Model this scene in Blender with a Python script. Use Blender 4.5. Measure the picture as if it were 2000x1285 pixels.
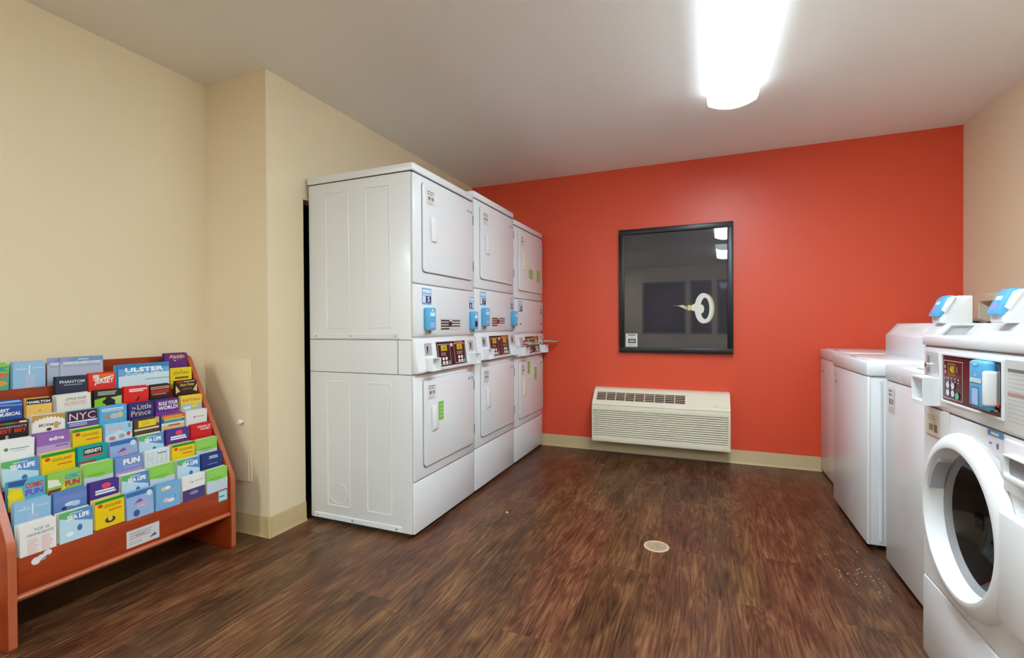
import bpy, bmesh, math, random
from mathutils import Vector, Matrix

random.seed(7)
S = bpy.context.scene
C = S.collection
for o in list(bpy.data.objects):
    bpy.data.objects.remove(o)

# ------------------------------------------------------------------ camera
def look(yaw, pitch, roll):
    f = Vector((-math.sin(yaw)*math.cos(pitch), math.cos(yaw)*math.cos(pitch), math.sin(pitch)))
    r = Vector((math.cos(yaw), math.sin(yaw), 0)); u = r.cross(f)
    r2 = math.cos(roll)*r + math.sin(roll)*u
    u2 = -math.sin(roll)*r + math.cos(roll)*u
    return Matrix((r2, u2, -f)).transposed().to_4x4()
cam_data = bpy.data.cameras.new('camera')
cam = bpy.data.objects.new('camera', cam_data); C.objects.link(cam)
cam_data.sensor_fit = 'HORIZONTAL'; cam_data.sensor_width = 36.0
cam_data.lens = 923.64/2000*36.0
cam_data.clip_start = 0.05
cam.matrix_world = Matrix.Translation((0, 0, 1.1024)) @ look(0.39002, -0.00817, -0.00562)
S.camera = cam

# ------------------------------------------------------------------ world, exposure
w = bpy.data.worlds.new('world'); S.world = w; w.use_nodes = True
w.node_tree.nodes['Background'].inputs[0].default_value = (0.75, 0.82, 1, 1)
w.node_tree.nodes['Background'].inputs[1].default_value = 0.03
S.view_settings.view_transform = 'Standard'
S.view_settings.look = 'None'
S.view_settings.gamma = 1.0
S.view_settings.use_curve_mapping = False
S.view_settings.exposure = 2.72
S.cycles.max_bounces = 8
LAMP = 5.2            # emission of the ceiling light lenses

# ------------------------------------------------------------------ materials
def lin(c):
    return tuple(((v/255)/12.92 if v/255 <= .04045 else ((v/255+.055)/1.055)**2.4) for v in c)
MATS = {}
def mat(name, rgb, rough=.5, metal=0, bump=0, bscale=80, var=0, vscale=6, emit=None, coat=0, spec=.5, trans=0, ior=1.5):
    if name in MATS: return MATS[name]
    m = bpy.data.materials.new(name); m.use_nodes = True
    nt = m.node_tree; b = nt.nodes['Principled BSDF']
    col = lin(rgb)
    b.inputs['Base Color'].default_value = (*col, 1)
    b.inputs['Roughness'].default_value = rough
    b.inputs['Metallic'].default_value = metal
    b.inputs['Coat Weight'].default_value = coat
    b.inputs['Coat Roughness'].default_value = .08
    b.inputs['Specular IOR Level'].default_value = spec
    b.inputs['Transmission Weight'].default_value = trans
    b.inputs['IOR'].default_value = ior
    if emit:
        b.inputs['Emission Color'].default_value = (*lin(emit[0]), 1)
        b.inputs['Emission Strength'].default_value = emit[1]
    if bump or var:
        tc = nt.nodes.new('ShaderNodeTexCoord')
    if bump:
        n = nt.nodes.new('ShaderNodeTexNoise'); n.inputs['Scale'].default_value = bscale
        n.inputs['Detail'].default_value = 3
        bp = nt.nodes.new('ShaderNodeBump'); bp.inputs['Strength'].default_value = bump
        bp.inputs['Distance'].default_value = .004
        nt.links.new(tc.outputs['Object'], n.inputs['Vector'])
        nt.links.new(n.outputs['Fac'], bp.inputs['Height'])
        nt.links.new(bp.outputs['Normal'], b.inputs['Normal'])
    if var:
        n = nt.nodes.new('ShaderNodeTexNoise'); n.inputs['Scale'].default_value = vscale
        n.inputs['Detail'].default_value = 4
        mx = nt.nodes.new('ShaderNodeMixRGB')
        mx.inputs[1].default_value = (*[c*(1-var) for c in col], 1)
        mx.inputs[2].default_value = (*[min(1, c*(1+var)) for c in col], 1)
        nt.links.new(tc.outputs['Object'], n.inputs['Vector'])
        nt.links.new(n.outputs['Fac'], mx.inputs[0])
        nt.links.new(mx.outputs[0], b.inputs['Base Color'])
    MATS[name] = m
    return m
def ink(rgb, rough=.35):
    return mat('ink_%d_%d_%d' % tuple(rgb), rgb, rough)

def wood_mat(name, dark, mid, light, rough, plank, axis_scale):
    m = bpy.data.materials.new(name); m.use_nodes = True
    nt = m.node_tree; N = nt.nodes; Lk = nt.links; b = N['Principled BSDF']
    tc = N.new('ShaderNodeTexCoord')
    oi = N.new('ShaderNodeObjectInfo')
    mul = N.new('ShaderNodeVectorMath'); mul.operation = 'SCALE'
    cmb = N.new('ShaderNodeCombineXYZ')
    Lk.new(oi.outputs['Random'], cmb.inputs[0]); Lk.new(oi.outputs['Random'], cmb.inputs[1]); Lk.new(oi.outputs['Random'], cmb.inputs[2])
    Lk.new(cmb.outputs[0], mul.inputs[0]); mul.inputs['Scale'].default_value = 53.0
    add = N.new('ShaderNodeVectorMath'); add.operation = 'ADD'
    Lk.new(tc.outputs['Object'], add.inputs[0]); Lk.new(mul.outputs[0], add.inputs[1])
    def mapped(sc):
        mp = N.new('ShaderNodeMapping'); mp.inputs['Scale'].default_value = sc
        Lk.new(add.outputs[0], mp.inputs['Vector']); return mp.outputs[0]
    def noise(vec, scale, detail, dist=0, rg=.55):
        n = N.new('ShaderNodeTexNoise'); n.inputs['Scale'].default_value = scale
        n.inputs['Detail'].default_value = detail; n.inputs['Distortion'].default_value = dist
        n.inputs['Roughness'].default_value = rg
        Lk.new(vec, n.inputs['Vector']); return n.outputs['Fac']
    ax = axis_scale
    if plank:
        fine = noise(mapped((300, 7, 300)), 1, 3, .1)
        broad = noise(mapped((95, 4.0, 95)), 1, 4, .5, .6)
        blot = noise(mapped((9, 3, 9)), 1, 6, .5, .65)
    else:
        fine = noise(mapped(tuple(90*a for a in ax[0])), 1, 4, .2)
        broad = noise(mapped(tuple(13*a for a in ax[1])), 1, 6, .8, .62)
        blot = noise(mapped((6, 2.2, 6)), 1, 4)
    # contour lines of a slowly varying field give the arched cathedral grain
    warp = noise(mapped((7, .8, 7)), 1, 2)
    wv = N.new('ShaderNodeMath'); wv.operation = 'PINGPONG'
    wm = N.new('ShaderNodeMath'); wm.operation = 'MULTIPLY'; wm.inputs[1].default_value = 44
    Lk.new(warp, wm.inputs[0]); Lk.new(wm.outputs[0], wv.inputs[0]); wv.inputs[1].default_value = 1
    class _W: outputs = {'Fac': wv.outputs[0]}
    wv = _W
    def mix(a, bb, f):
        x = N.new('ShaderNodeMath'); x.operation = 'MULTIPLY_ADD'
        Lk.new(a, x.inputs[0]); x.inputs[1].default_value = f
        if bb is None: x.inputs[2].default_value = 0
        else: Lk.new(bb, x.inputs[2])
        return x.outputs[0]
    s = mix(fine, None, .28 if plank else .3); s = mix(broad, s, .28 if plank else .42); s = mix(wv.outputs['Fac'], s, .07 if plank else .04); s = mix(blot, s, .38 if plank else .22)
    cr = N.new('ShaderNodeValToRGB'); e = cr.color_ramp.elements
    e[0].position = .39 if plank else .36; e[0].color = (*lin(dark), 1)
    e[1].position = .66 if plank else .74; e[1].color = (*lin(light), 1)
    k = cr.color_ramp.elements.new(.51 if plank else .54); k.color = (*lin(mid), 1)
    Lk.new(s, cr.inputs[0])
    out = cr.outputs[0]
    if plank:
        hs = N.new('ShaderNodeHueSaturation')
        mr = N.new('ShaderNodeMapRange'); mr.inputs['To Min'].default_value = .88; mr.inputs['To Max'].default_value = 1.1
        Lk.new(oi.outputs['Random'], mr.inputs['Value']); Lk.new(mr.outputs[0], hs.inputs['Value'])
        mr2 = N.new('ShaderNodeMapRange'); mr2.inputs['To Min'].default_value = .49; mr2.inputs['To Max'].default_value = .508
        nn = N.new('ShaderNodeTexWhiteNoise'); nn.noise_dimensions = '1D'
        Lk.new(oi.outputs['Random'], nn.inputs['W']); Lk.new(nn.outputs['Value'], mr2.inputs['Value'])
        Lk.new(mr2.outputs[0], hs.inputs['Hue'])
        Lk.new(out, hs.inputs['Color'])
        # dark blue-grey knots
        vo = N.new('ShaderNodeTexVoronoi'); vo.inputs['Scale'].default_value = 1
        Lk.new(mapped((8, 3.6, 8)), vo.inputs['Vector'])
        kn = N.new('ShaderNodeValToRGB'); kn.color_ramp.elements[0].position = .03; kn.color_ramp.elements[1].position = .14
        kn.color_ramp.elements[0].color = (.7, .7, .7, 1); kn.color_ramp.elements[1].color = (0, 0, 0, 1)
        Lk.new(vo.outputs['Distance'], kn.inputs[0])
        mx = N.new('ShaderNodeMixRGB'); Lk.new(kn.outputs[0], mx.inputs[0]); Lk.new(hs.outputs[0], mx.inputs[1])
        mx.inputs[2].default_value = (*lin((52, 40, 36)), 1)
        out = mx.outputs[0]
        bp = N.new('ShaderNodeBump'); bp.inputs['Strength'].default_value = .35; bp.inputs['Distance'].default_value = .0012
        Lk.new(s, bp.inputs['Height']); Lk.new(bp.outputs[0], b.inputs['Normal'])
        rr = N.new('ShaderNodeMapRange'); rr.inputs['To Min'].default_value = rough-.08; rr.inputs['To Max'].default_value = rough+.12
        Lk.new(broad, rr.inputs['Value']); Lk.new(rr.outputs[0], b.inputs['Roughness'])
    else:
        b.inputs['Roughness'].default_value = rough
    Lk.new(out, b.inputs['Base Color'])
    b.inputs['Specular IOR Level'].default_value = .42
    MATS[name] = m
    return m

PLANK = wood_mat('vinyl_plank', (43, 24, 12), (89, 55, 32), (138, 97, 62), .36, True,
                 ((1, .022, 1), (1, .11, 1), (1, .16, 1)))
CHERRY = wood_mat('cherry_wood', (128, 44, 14), (158, 58, 20), (182, 78, 34), .3, False,
                  ((1, .06, 1), (.7, .08, .7), (.5, .05, .5)))
CHERRY_EDGE = mat('cherry_edge', (176, 92, 58), .3, var=.12, vscale=30)
CREAM = mat('cream_paint', (227, 208, 176), .55, bump=.12, bscale=90)
RED = mat('red_paint', (220, 76, 46), .4, bump=.14, bscale=90)
CEIL = mat('ceiling_paint', (243, 239, 234), .7, bump=.15, bscale=70)
BASEB = mat('tan_vinyl_base', (190, 165, 122), .45, var=.05)
SUBFLOOR = mat('plank_joint', (24, 15, 10), .8, var=.1)
WHITE = mat('white_enamel', (224, 224, 226), .28, var=.01, vscale=3, coat=.2)
WPLAS = mat('white_plastic', (226, 226, 227), .38, var=.01)
OFFW = mat('aged_white_plastic', (234, 222, 196), .45, var=.03)
GAP = mat('dark_gap', (38, 36, 36), .7, var=.1)
BLACK = mat('black_rubber_and_shade', (16, 15, 15), .6, var=.1)
SHADOWGREY = mat('grey_recess', (140, 138, 140), .55, var=.03)
STEEL = mat('brushed_steel', (182, 180, 176), .3, metal=1, bump=.05, bscale=200)
PALEGREY = mat('pale_grey_recess', (206, 205, 206), .5, var=.02)
SATIN = mat('satin_plate', (188, 186, 186), .35, metal=.25, var=.02)
CHROME = mat('chrome', (210, 208, 204), .12, metal=1, var=.02)
BLUE = mat('reader_blue', (86, 168, 214), .35, var=.03)
BLUE2 = mat('reader_blue_dark', (58, 130, 184), .35, var=.03)
ACCREAM = mat('ac_cream_plastic', (222, 212, 190), .42, var=.02)
ACDARK = mat('ac_dark', (60, 50, 44), .6, var=.1)
FRAMEBLK = mat('black_frame', (18, 17, 18), .35, bump=.03, bscale=60)
def pane_glass(name):
    """thin flat pane: clear, with the mirror share of a glass surface"""
    m = bpy.data.materials.new(name); m.use_nodes = True; nt = m.node_tree; N = nt.nodes
    N.remove(N['Principled BSDF']); out = N['Material Output']
    tr = N.new('ShaderNodeBsdfTransparent'); gl = N.new('ShaderNodeBsdfGlossy'); gl.inputs['Roughness'].default_value = .0
    fr = N.new('ShaderNodeFresnel'); fr.inputs['IOR'].default_value = 1.55
    ge = N.new('ShaderNodeNewGeometry'); iv = N.new('ShaderNodeMath'); iv.operation = 'SUBTRACT'; iv.inputs[0].default_value = 1
    nt.links.new(ge.outputs['Backfacing'], iv.inputs[1])
    mu = N.new('ShaderNodeMath'); mu.operation = 'MULTIPLY'
    nt.links.new(fr.outputs[0], mu.inputs[0]); nt.links.new(iv.outputs[0], mu.inputs[1])
    sc = N.new('ShaderNodeMath'); sc.operation = 'MULTIPLY'; sc.inputs[1].default_value = 1.7   # both faces of the pane
    nt.links.new(mu.outputs[0], sc.inputs[0])
    mx = N.new('ShaderNodeMixShader'); nt.links.new(sc.outputs[0], mx.inputs[0]); nt.links.new(tr.outputs[0], mx.inputs[1]); nt.links.new(gl.outputs[0], mx.inputs[2])
    nt.links.new(mx.outputs[0], out.inputs['Surface'])
    MATS[name] = m
    return m
GLASS = pane_glass('clear_glass')
LENS = mat('light_lens', (240, 240, 238), .5, emit=((224, 244, 255), LAMP), var=0)
LENS_SIDE = mat('light_lens_side', (240, 240, 238), .5, emit=((224, 244, 255), .7), var=0)
MAROON = mat('maroon_overlay', (72, 26, 30), .25, var=.06)

# ------------------------------------------------------------------ helpers
class B:
    """collects shapes into one mesh"""
    def __init__(s): s.bm = bmesh.new(); s.mi = 0
    def _fin(s, vs, fs):
        bv = [s.bm.verts.new(v) for v in vs]
        for f in fs:
            try:
                q = s.bm.faces.new([bv[i] for i in f]); q.material_index = s.mi
            except ValueError: pass
        return bv
    def box(s, x0, x1, y0, y1, z0, z1):
        vs = [(x, y, z) for x in (x0, x1) for y in (y0, y1) for z in (z0, z1)]
        s._fin(vs, [(0, 1, 3, 2), (4, 6, 7, 5), (0, 4, 5, 1), (2, 3, 7, 6), (0, 2, 6, 4), (1, 5, 7, 3)]); return s
    def prism(s, pts, axis, lo, hi):
        def P(a, b, c):
            return {'X': (c, a, b), 'Y': (a, c, b), 'Z': (a, b, c)}[axis]
        n = len(pts)
        vs = [P(a, b, lo) for a, b in pts] + [P(a, b, hi) for a, b in pts]
        fs = [tuple(range(n))[::-1], tuple(range(n, 2*n))] + [(i, (i+1) % n, n+(i+1) % n, n+i) for i in range(n)]
        s._fin(vs, fs); return s
    def ring(s, outer, inner, axis, lo, hi):
        """prism with a hole; outer and inner have equally many points"""
        def P(a, b, c):
            return {'X': (c, a, b), 'Y': (a, c, b), 'Z': (a, b, c)}[axis]
        n = len(outer)
        vs = [P(*p, lo) for p in outer]+[P(*p, lo) for p in inner]+[P(*p, hi) for p in outer]+[P(*p, hi) for p in inner]
        fs = []
        for i in range(n):
            j = (i+1) % n
            fs += [(i, j, n+j, n+i), (2*n+i, 3*n+i, 3*n+j, 2*n+j), (i, 2*n+i, 2*n+j, j), (n+i, n+j, 3*n+j, 3*n+i)]
        s._fin(vs, fs); return s
    def cyl(s, p0, p1, r, seg=16, r1=None):
        p0, p1 = Vector(p0), Vector(p1); d = (p1-p0).normalized()
        a = d.orthogonal().normalized(); b = d.cross(a); r1 = r if r1 is None else r1
        vs = [p0+r*(a*math.cos(t)+b*math.sin(t)) for t in [2*math.pi*i/seg for i in range(seg)]]
        vs += [p1+r1*(a*math.cos(t)+b*math.sin(t)) for t in [2*math.pi*i/seg for i in range(seg)]]
        s._fin(vs, [tuple(range(seg))[::-1], tuple(range(seg, 2*seg))]+[(i, (i+1) % seg, seg+(i+1) % seg, seg+i) for i in range(seg)])
        return s
    def tube(s, pts, r, seg=8):
        pts = [Vector(p) for p in pts]; n = len(pts); rings = []; ref = Vector((.13, .31, .94))
        for i, p in enumerate(pts):
            d = (pts[min(i+1, n-1)]-pts[max(i-1, 0)]).normalized()
            a = ref.cross(d).normalized(); b = d.cross(a)
            rings += [p+r*(a*math.cos(2*math.pi*k/seg)+b*math.sin(2*math.pi*k/seg)) for k in range(seg)]
        fs = [tuple(range(seg))[::-1], tuple(range((n-1)*seg, n*seg))]
        for i in range(n-1):
            for k in range(seg):
                k2 = (k+1) % seg
                fs.append((i*seg+k, i*seg+k2, (i+1)*seg+k2, (i+1)*seg+k))
        s._fin(rings, fs); return s
    def lathe(s, prof, cy, cz, seg=48, closed=True):
        """profile of (x, r) turned about an axis along X through (cy, cz)"""
        n = len(prof); vs = []
        for k in range(seg):
            t = 2*math.pi*k/seg
            vs += [(x, cy+r*math.cos(t), cz+r*math.sin(t)) for x, r in prof]
        fs = []
        for k in range(seg):
            k2 = (k+1) % seg
            for i in range(n if closed else n-1):
                j = (i+1) % n
                fs.append((k*n+i, k*n+j, k2*n+j, k2*n+i))
        s._fin(vs, fs); return s
    def poly(s, vs, fs): s._fin(vs, fs); return s

def obj(name, b, m, parent=None, bevel=0, seg=2, smooth=True, loc=None):
    bm = b.bm
    bmesh.ops.remove_doubles(bm, verts=bm.verts, dist=1e-6)
    bmesh.ops.recalc_face_normals(bm, faces=bm.faces)
    if bevel:
        ed = [e for e in bm.edges if len(e.link_faces) == 2 and e.calc_face_angle(0) > .5]
        bmesh.ops.bevel(bm, geom=ed, offset=bevel, segments=seg, affect='EDGES', clamp_overlap=True, profile=.5)
    me = bpy.data.meshes.new(name); bm.to_mesh(me); bm.free()
    for x in (m if isinstance(m, (list, tuple)) else [m]): me.materials.append(x)
    if smooth:
        me.polygons.foreach_set('use_smooth', [True]*len(me.polygons))
        me.set_sharp_from_angle(angle=math.radians(35))
    o = bpy.data.objects.new(name, me); C.objects.link(o)
    if parent: o.parent = parent
    if loc: o.location = loc
    return o
def tag(o, label, cat, group=None):
    o['label'] = label; o['category'] = cat
    if group: o['group'] = group
    return o
def thing(name, loc, label, cat, group=None):
    o = bpy.data.objects.new(name, None); o.empty_display_size = .1
    C.objects.link(o); o.location = loc
    return tag(o, label, cat, group)
def struct(o): o['kind'] = 'structure'; return o

def rrect(a0, a1, b0, b1, r, n=5):
    pts = []
    for ca, cb, t0 in ((a1-r, b1-r, 0), (a0+r, b1-r, 90), (a0+r, b0+r, 180), (a1-r, b0+r, 270)):
        for i in range(n+1):
            t = math.radians(t0+90*i/n); pts.append((ca+r*math.cos(t), cb+r*math.sin(t)))
    return pts

TXT = {}
def text_mesh(body, bold=.02):
    k = (body, bold)
    if k not in TXT:
        cu = bpy.data.curves.new('t', 'FONT'); cu.body = body; cu.resolution_u = 2; cu.offset = bold
        cu.align_x = 'CENTER'; cu.space_line = .85
        o = bpy.data.objects.new('t', cu); C.objects.link(o)
        bpy.context.view_layer.update()
        ev = o.evaluated_get(bpy.context.evaluated_depsgraph_get())
        me = bpy.data.meshes.new_from_object(ev)
        vs = [v.co.copy() for v in me.vertices]; fs = [tuple(p.vertices) for p in me.polygons]
        x0 = min(v.x for v in vs); x1 = max(v.x for v in vs); y0 = min(v.y for v in vs); y1 = max(v.y for v in vs)
        TXT[k] = ([((v.x-x0)/(x1-x0), (v.y-y0)/(y1-y0)) for v in vs], fs)
        bpy.data.meshes.remove(me); bpy.data.objects.remove(o); bpy.data.curves.remove(cu)
    return TXT[k]

class Print:
    """flat print (colour blocks and lettering) on one face: origin, u and v directions"""
    def __init__(s, org, u, v, lift=.0004):
        s.o = Vector(org); s.u = Vector(u).normalized(); s.v = Vector(v).normalized(); s.n = s.u.cross(s.v)
        s.vs = []; s.fs = []; s.mi = []; s.mats = []; s.h = lift; s.step = .00012
    def _m(s, m):
        if not isinstance(m, bpy.types.Material): m = ink(m)
        if m not in s.mats: s.mats.append(m)
        return s.mats.index(m)
    def _add(s, pts, fs, m):
        k = s._m(m); b = len(s.vs)
        s.vs += [s.o+s.u*a+s.v*c+s.n*s.h for a, c in pts]
        for f in fs: s.fs.append(tuple(b+i for i in f)); s.mi.append(k)
        s.h += s.step
    def r(s, a0, b0, a1, b1, m): s._add([(a0, b0), (a1, b0), (a1, b1), (a0, b1)], [(0, 1, 2, 3)], m); return s
    def p(s, pts, m): s._add(pts, [tuple(range(len(pts)))], m); return s
    def e(s, ca, cb, ra, rb, m, n=20):
        return s.p([(ca+ra*math.cos(2*math.pi*i/n), cb+rb*math.sin(2*math.pi*i/n)) for i in range(n)], m)
    def t(s, body, a0, b0, a1, b1, m, bold=.02, skew=0):
        pts, fs = text_mesh(body, bold)
        s._add([(a0+(a1-a0)*x+skew*(b1-b0)*y, b0+(b1-b0)*y+0*x) for x, y in pts], fs, m); return s
    def lines(s, a0, b0, a1, b1, n, m, fill=.5, seed=0):
        rn = random.Random(seed+n); h = (b1-b0)/n
        pts = []; fs = []
        for i in range(n):
            y = b1-h*(i+.5); e_ = a1-(a1-a0)*rn.random()*.35
            k = len(pts); pts += [(a0, y-h*fill/2), (e_, y-h*fill/2), (e_, y+h*fill/2), (a0, y+h*fill/2)]
            fs.append((k, k+1, k+2, k+3))
        s._add(pts, fs, m); return s
    def build(s, name, parent):
        me = bpy.data.meshes.new(name); me.from_pydata(s.vs, [], s.fs)
        for m in s.mats: me.materials.append(m)
        me.polygons.foreach_set('material_index', s.mi); me.update()
        o = bpy.data.objects.new(name, me); C.objects.link(o)
        if parent: o.parent = parent
        return o

# ------------------------------------------------------------------ room shell
XL, XC, XR = -2.576, -2.113, 1.611      # left wall, chase wall, right wall
YC, YR, YB, H = 1.795, 4.131, -3.4, 2.44

fl = struct(obj('floor', B().box(XL-.1, XR+.1, YB-.1, YR+.1, -.06, -.0045), SUBFLOOR))
PW, PL = .235, 1.22
pb = B().box(-PW/2+.0002, PW/2-.0002, -PL/2+.0002, PL/2-.0002, -.0045, 0)
plank0 = obj('plank', pb, PLANK, fl, bevel=.0005, seg=1)
first = True
rp = random.Random(3)
x = -.47-PW*9
while x < XR:
    off = rp.random()*PL
    if abs(x+.705) < .01: off = 2.52 % PL
    if abs(x+.47) < .01: off = 1.90 % PL
    if abs(x+.235) < .01: off = 2.17 % PL
    y = YB-PL+off
    while y < YR:
        yc = y+PL/2
        if x+PW > XL and y+PL > YB:
            o = plank0 if first else plank0.copy()
            if not first: C.objects.link(o); o.parent = fl
            first = False
            o.location = (x+PW/2, yc, 0)
        y += PL
    x += PW

struct(obj('ceiling', B().box(XL-.1, XR+.1, YB-.1, YR+.1, H, H+.08), CEIL))
struct(obj('wall_far', B().box(XL-.1, XR+.1, YR, YR+.1, -.06, H), RED))
struct(obj('wall_left', B().box(XL-.1, XL, YB-.1, YR, -.06, H), CREAM))
# chase in front of the left wall: a pier beside the rack, then an opening behind the dryers
OY0, OZ = 2.036, 1.822
struct(obj('wall_left_pier', B().box(XL, XC, YC, OY0, -.06, H), CREAM))
struct(obj('wall_left_header', B().box(XC-.09, XC, OY0, YR, OZ, H), CREAM))
struct(obj('wall_left_chase', B().box(XL, XL+.01, OY0, YR, -.0045, OZ+.3), BLACK))  # black lining stands in for the shade behind the dryers
struct(obj('wall_left_chase_top', B().box(XL+.01, XC-.09, OY0, YR, OZ+.3, OZ+.31), BLACK))  # lining top, black for the same shade
# right wall with a hole for the laundry outlet box
hy0, hy1, hz0, hz1 = 3.735, 3.905, 1.03, 1.238
wr = B()
wr.box(XR, XR+.1, YB-.1, hy0, -.06, H); wr.box(XR, XR+.1, hy1, YR, -.06, H)
wr.box(XR, XR+.1, hy0, hy1, -.06, hz0); wr.box(XR, XR+.1, hy0, hy1, hz1, H)
struct(obj('wall_right', wr, CREAM, smooth=False))
# wall behind the camera, with a door opening and dark windows
wins = [(-1.64, -.67, .88, 2.1), (-.56, -.11, .88, 2.1), (0.0, .95, .88, 2.1)]
bw = B(); xs = [XL-.1]+[v for a in wins for v in a[:2]]+[XR+.1]
for i in range(0, len(xs), 2): bw.box(xs[i], xs[i+1], YB-.1, YB, -.06, H)
for a, b_, z0, z1 in wins:
    bw.box(a, b_, YB-.1, YB, -.06, z0); bw.box(a, b_, YB-.1, YB, z1, H)
struct(obj('wall_near', bw, CREAM, smooth=False))
WFR = mat('window_frame_bronze', (96, 84, 72), .45, var=.04)
DARKGL = mat('night_glass', (10, 13, 20), .05, var=.1)
for i, (a, b_, z0, z1) in enumerate(wins):
    pts_o = [(a, z0), (b_, z0), (b_, z1), (a, z1)]; d = .04
    pts_i = [(a+d, z0+d), (b_-d, z0+d), (b_-d, z1-d), (a+d, z1-d)]
    wnd = struct(obj('window_%d' % (i+1), B().ring(pts_o, pts_i, 'Y', YB-.07, YB+.01), WFR, bevel=.003))
    obj('pane', B().box(a+d, b_-d, YB-.05, YB-.042, z0+d, z1-d), DARKGL, wnd)

# vinyl cove base
def cove(name, run, lo, hi):
    """profile of (distance from wall, z)"""
    prof = [(0, 0), (.014, 0), (.012, .004), (.006, .016), (.005, .1), (.003, .105), (0, .105)]
    b = B()
    if run[0] == 'far': b.prism([(YR-d, z) for d, z in prof], 'X', lo, hi)
    if run[0] == 'pier_front': b.prism([(YC-d, z) for d, z in prof], 'X', lo, hi)
    if run[0] == 'pier_side': b.prism([(XC+d, z) for d, z in prof], 'Y', lo, hi)
    if run[0] == 'left': b.prism([(XL+d, z) for d, z in prof], 'Y', lo, hi)
    if run[0] == 'right': b.prism([(XR-d, z) for d, z in prof], 'Y', lo, hi)
    if run[0] == 'near': b.prism([(YB+d, z) for d, z in prof], 'X', lo, hi)
    return struct(obj(name, b, BASEB))
cove('baseboard_far', ('far',), XC, XR)
cove('baseboard_pier_front', ('pier_front',), XL, XC+.014)
cove('baseboard_pier_side', ('pier_side',), YC-.014, OY0)
cove('baseboard_left', ('left',), YB, YC)
cove('baseboard_right', ('right',), YB, YR)
cove('baseboard_near', ('near',), XL, XR)

# ------------------------------------------------------------------ ceiling lights
def ceiling_light(y0, y1, label, cx=.14):
    hw, dep = .133, .1
    t = thing('ceiling_light', (cx, (y0+y1)/2, H), label, 'ceiling light', 'fluorescent ceiling lights')
    L = (y1-y0)/2
    obj('pan', B().box(-hw+.02, hw-.02, -L+.02, L-.02, -.0008, 0), WPLAS, t)
    prof = []
    for i in range(15):
        q = 1-2*i/14
        prof.append(((hw-.008)*q, -.066-(dep-.066)*(1-q*q)))
    obj('lens', B().prism(prof, 'Y', -L+.004, L-.004), LENS, t)
    side = [(hw, -.001), (hw, -.05), (hw-.008, -.0658), (-hw+.008, -.0658), (-hw, -.05), (-hw, -.001)]
    obj('side_diffuser', B().prism(side, 'Y', -L+.004, L-.004), LENS_SIDE, t)
    for sgn in (-1, 1):
        ec = [(hw, -.001), (hw, -.045)]+[(p[0], p[1]-.001) for p in prof]+[(-hw, -.045), (-hw, -.001)]
        obj('end_cap', B().prism(ec, 'Y', min(sgn*(L-.004), sgn*L), max(sgn*(L-.004), sgn*L)), LENS_SIDE, t)
    return t
ceiling_light(.57, 3.01, 'long curved white fluorescent light on ceiling in front of red wall')
ceiling_light(-1.72, -.5, 'short curved white fluorescent light on ceiling in line with the long one')
ceiling_light(-2.9, -.46, 'long curved white fluorescent light on ceiling along the cream left wall', -2.15)  # invented fixture behind the camera, brightens the pier and dryer sides
ceiling_light(-2.9, -.46, 'long curved white fluorescent light on ceiling near the right wall', 1.05)  # second invented fixture out of view, added as fill light

# ------------------------------------------------------------------ stacked dryers
DW = .677
def card_reader_pos(parent, x, y0, y1, z0, z1, dark_screen):
    """blue payment reader standing out of a face that looks along +x"""
    rd = obj('card_reader', B().box(x, x+.034, y0, y1, z0, z1), BLUE, parent, bevel=.007)
    p = Print((x+.034, y0, z0), (0, 1, 0), (0, 0, 1))
    wd, hh = y1-y0, z1-z0
    p.r(wd*.2, hh*.62, wd*.8, hh*.78, (214, 232, 240)).e(wd*.5, hh*.88, wd*.14, hh*.05, (200, 224, 238))
    if dark_screen: p.r(wd*.22, hh*.14, wd*.78, hh*.46, (24, 34, 60))
    else: p.r(wd*.2, hh*.12, wd*.8, hh*.36, (150, 178, 226)).r(wd*.2, hh*.44, wd*.8, hh*.5, (98, 190, 196))
    p.build('reader_print', rd)
    obj('mounting_foot', B().box(x-.004, x+.014, y0+wd*.3, y1-wd*.3, z0-.018, z0+.004), STEEL, parent, bevel=.001)
def number_sticker(parent, x, y0, y1, z0, z1, num, right):
    p = Print((x, y0, z0), (0, 1, 0), (0, 0, 1), .0005); wd, hh = y1-y0, z1-z0
    p.r(0, 0, wd, hh, (104, 160, 208)).r(wd*.06, hh*.55, wd*.94, hh*.66, (196, 216, 234)).r(wd*.06, hh*.72, wd*.94, hh*.93, (206, 224, 238))
    a = .04 if right else .42
    p.r(wd*a, hh*.12, wd*(a+.54), hh*.52, (58, 40, 88))
    p.t(num, wd*(a+.14), hh*.17, wd*(a+.4), hh*.48, (245, 245, 248))
    p.r(wd*(.62 if right else .06), hh*.12, wd*(.94 if right else .38), hh*.52, (214, 220, 226))
    p.build('number_sticker', parent)
def caution_sticker(parent, org, u, wd, hh, hue=(120, 118, 120), seed=0):
    p = Print(org, u, (0, 0, 1), .0005)
    p.r(0, 0, wd, hh, (222, 219, 217)).lines(wd*.1, hh*.66, wd*.95, hh*.95, 2, hue, .4, seed)
    p.r(wd*.2, hh*.36, wd*.45, hh*.58, hue).r(wd*.55, hh*.36, wd*.85, hh*.58, (150, 140, 136)).lines(wd*.1, hh*.05, wd*.95, hh*.28, 3, (172, 166, 164), .35, seed+1)
    p.build('caution_sticker', parent)

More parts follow.
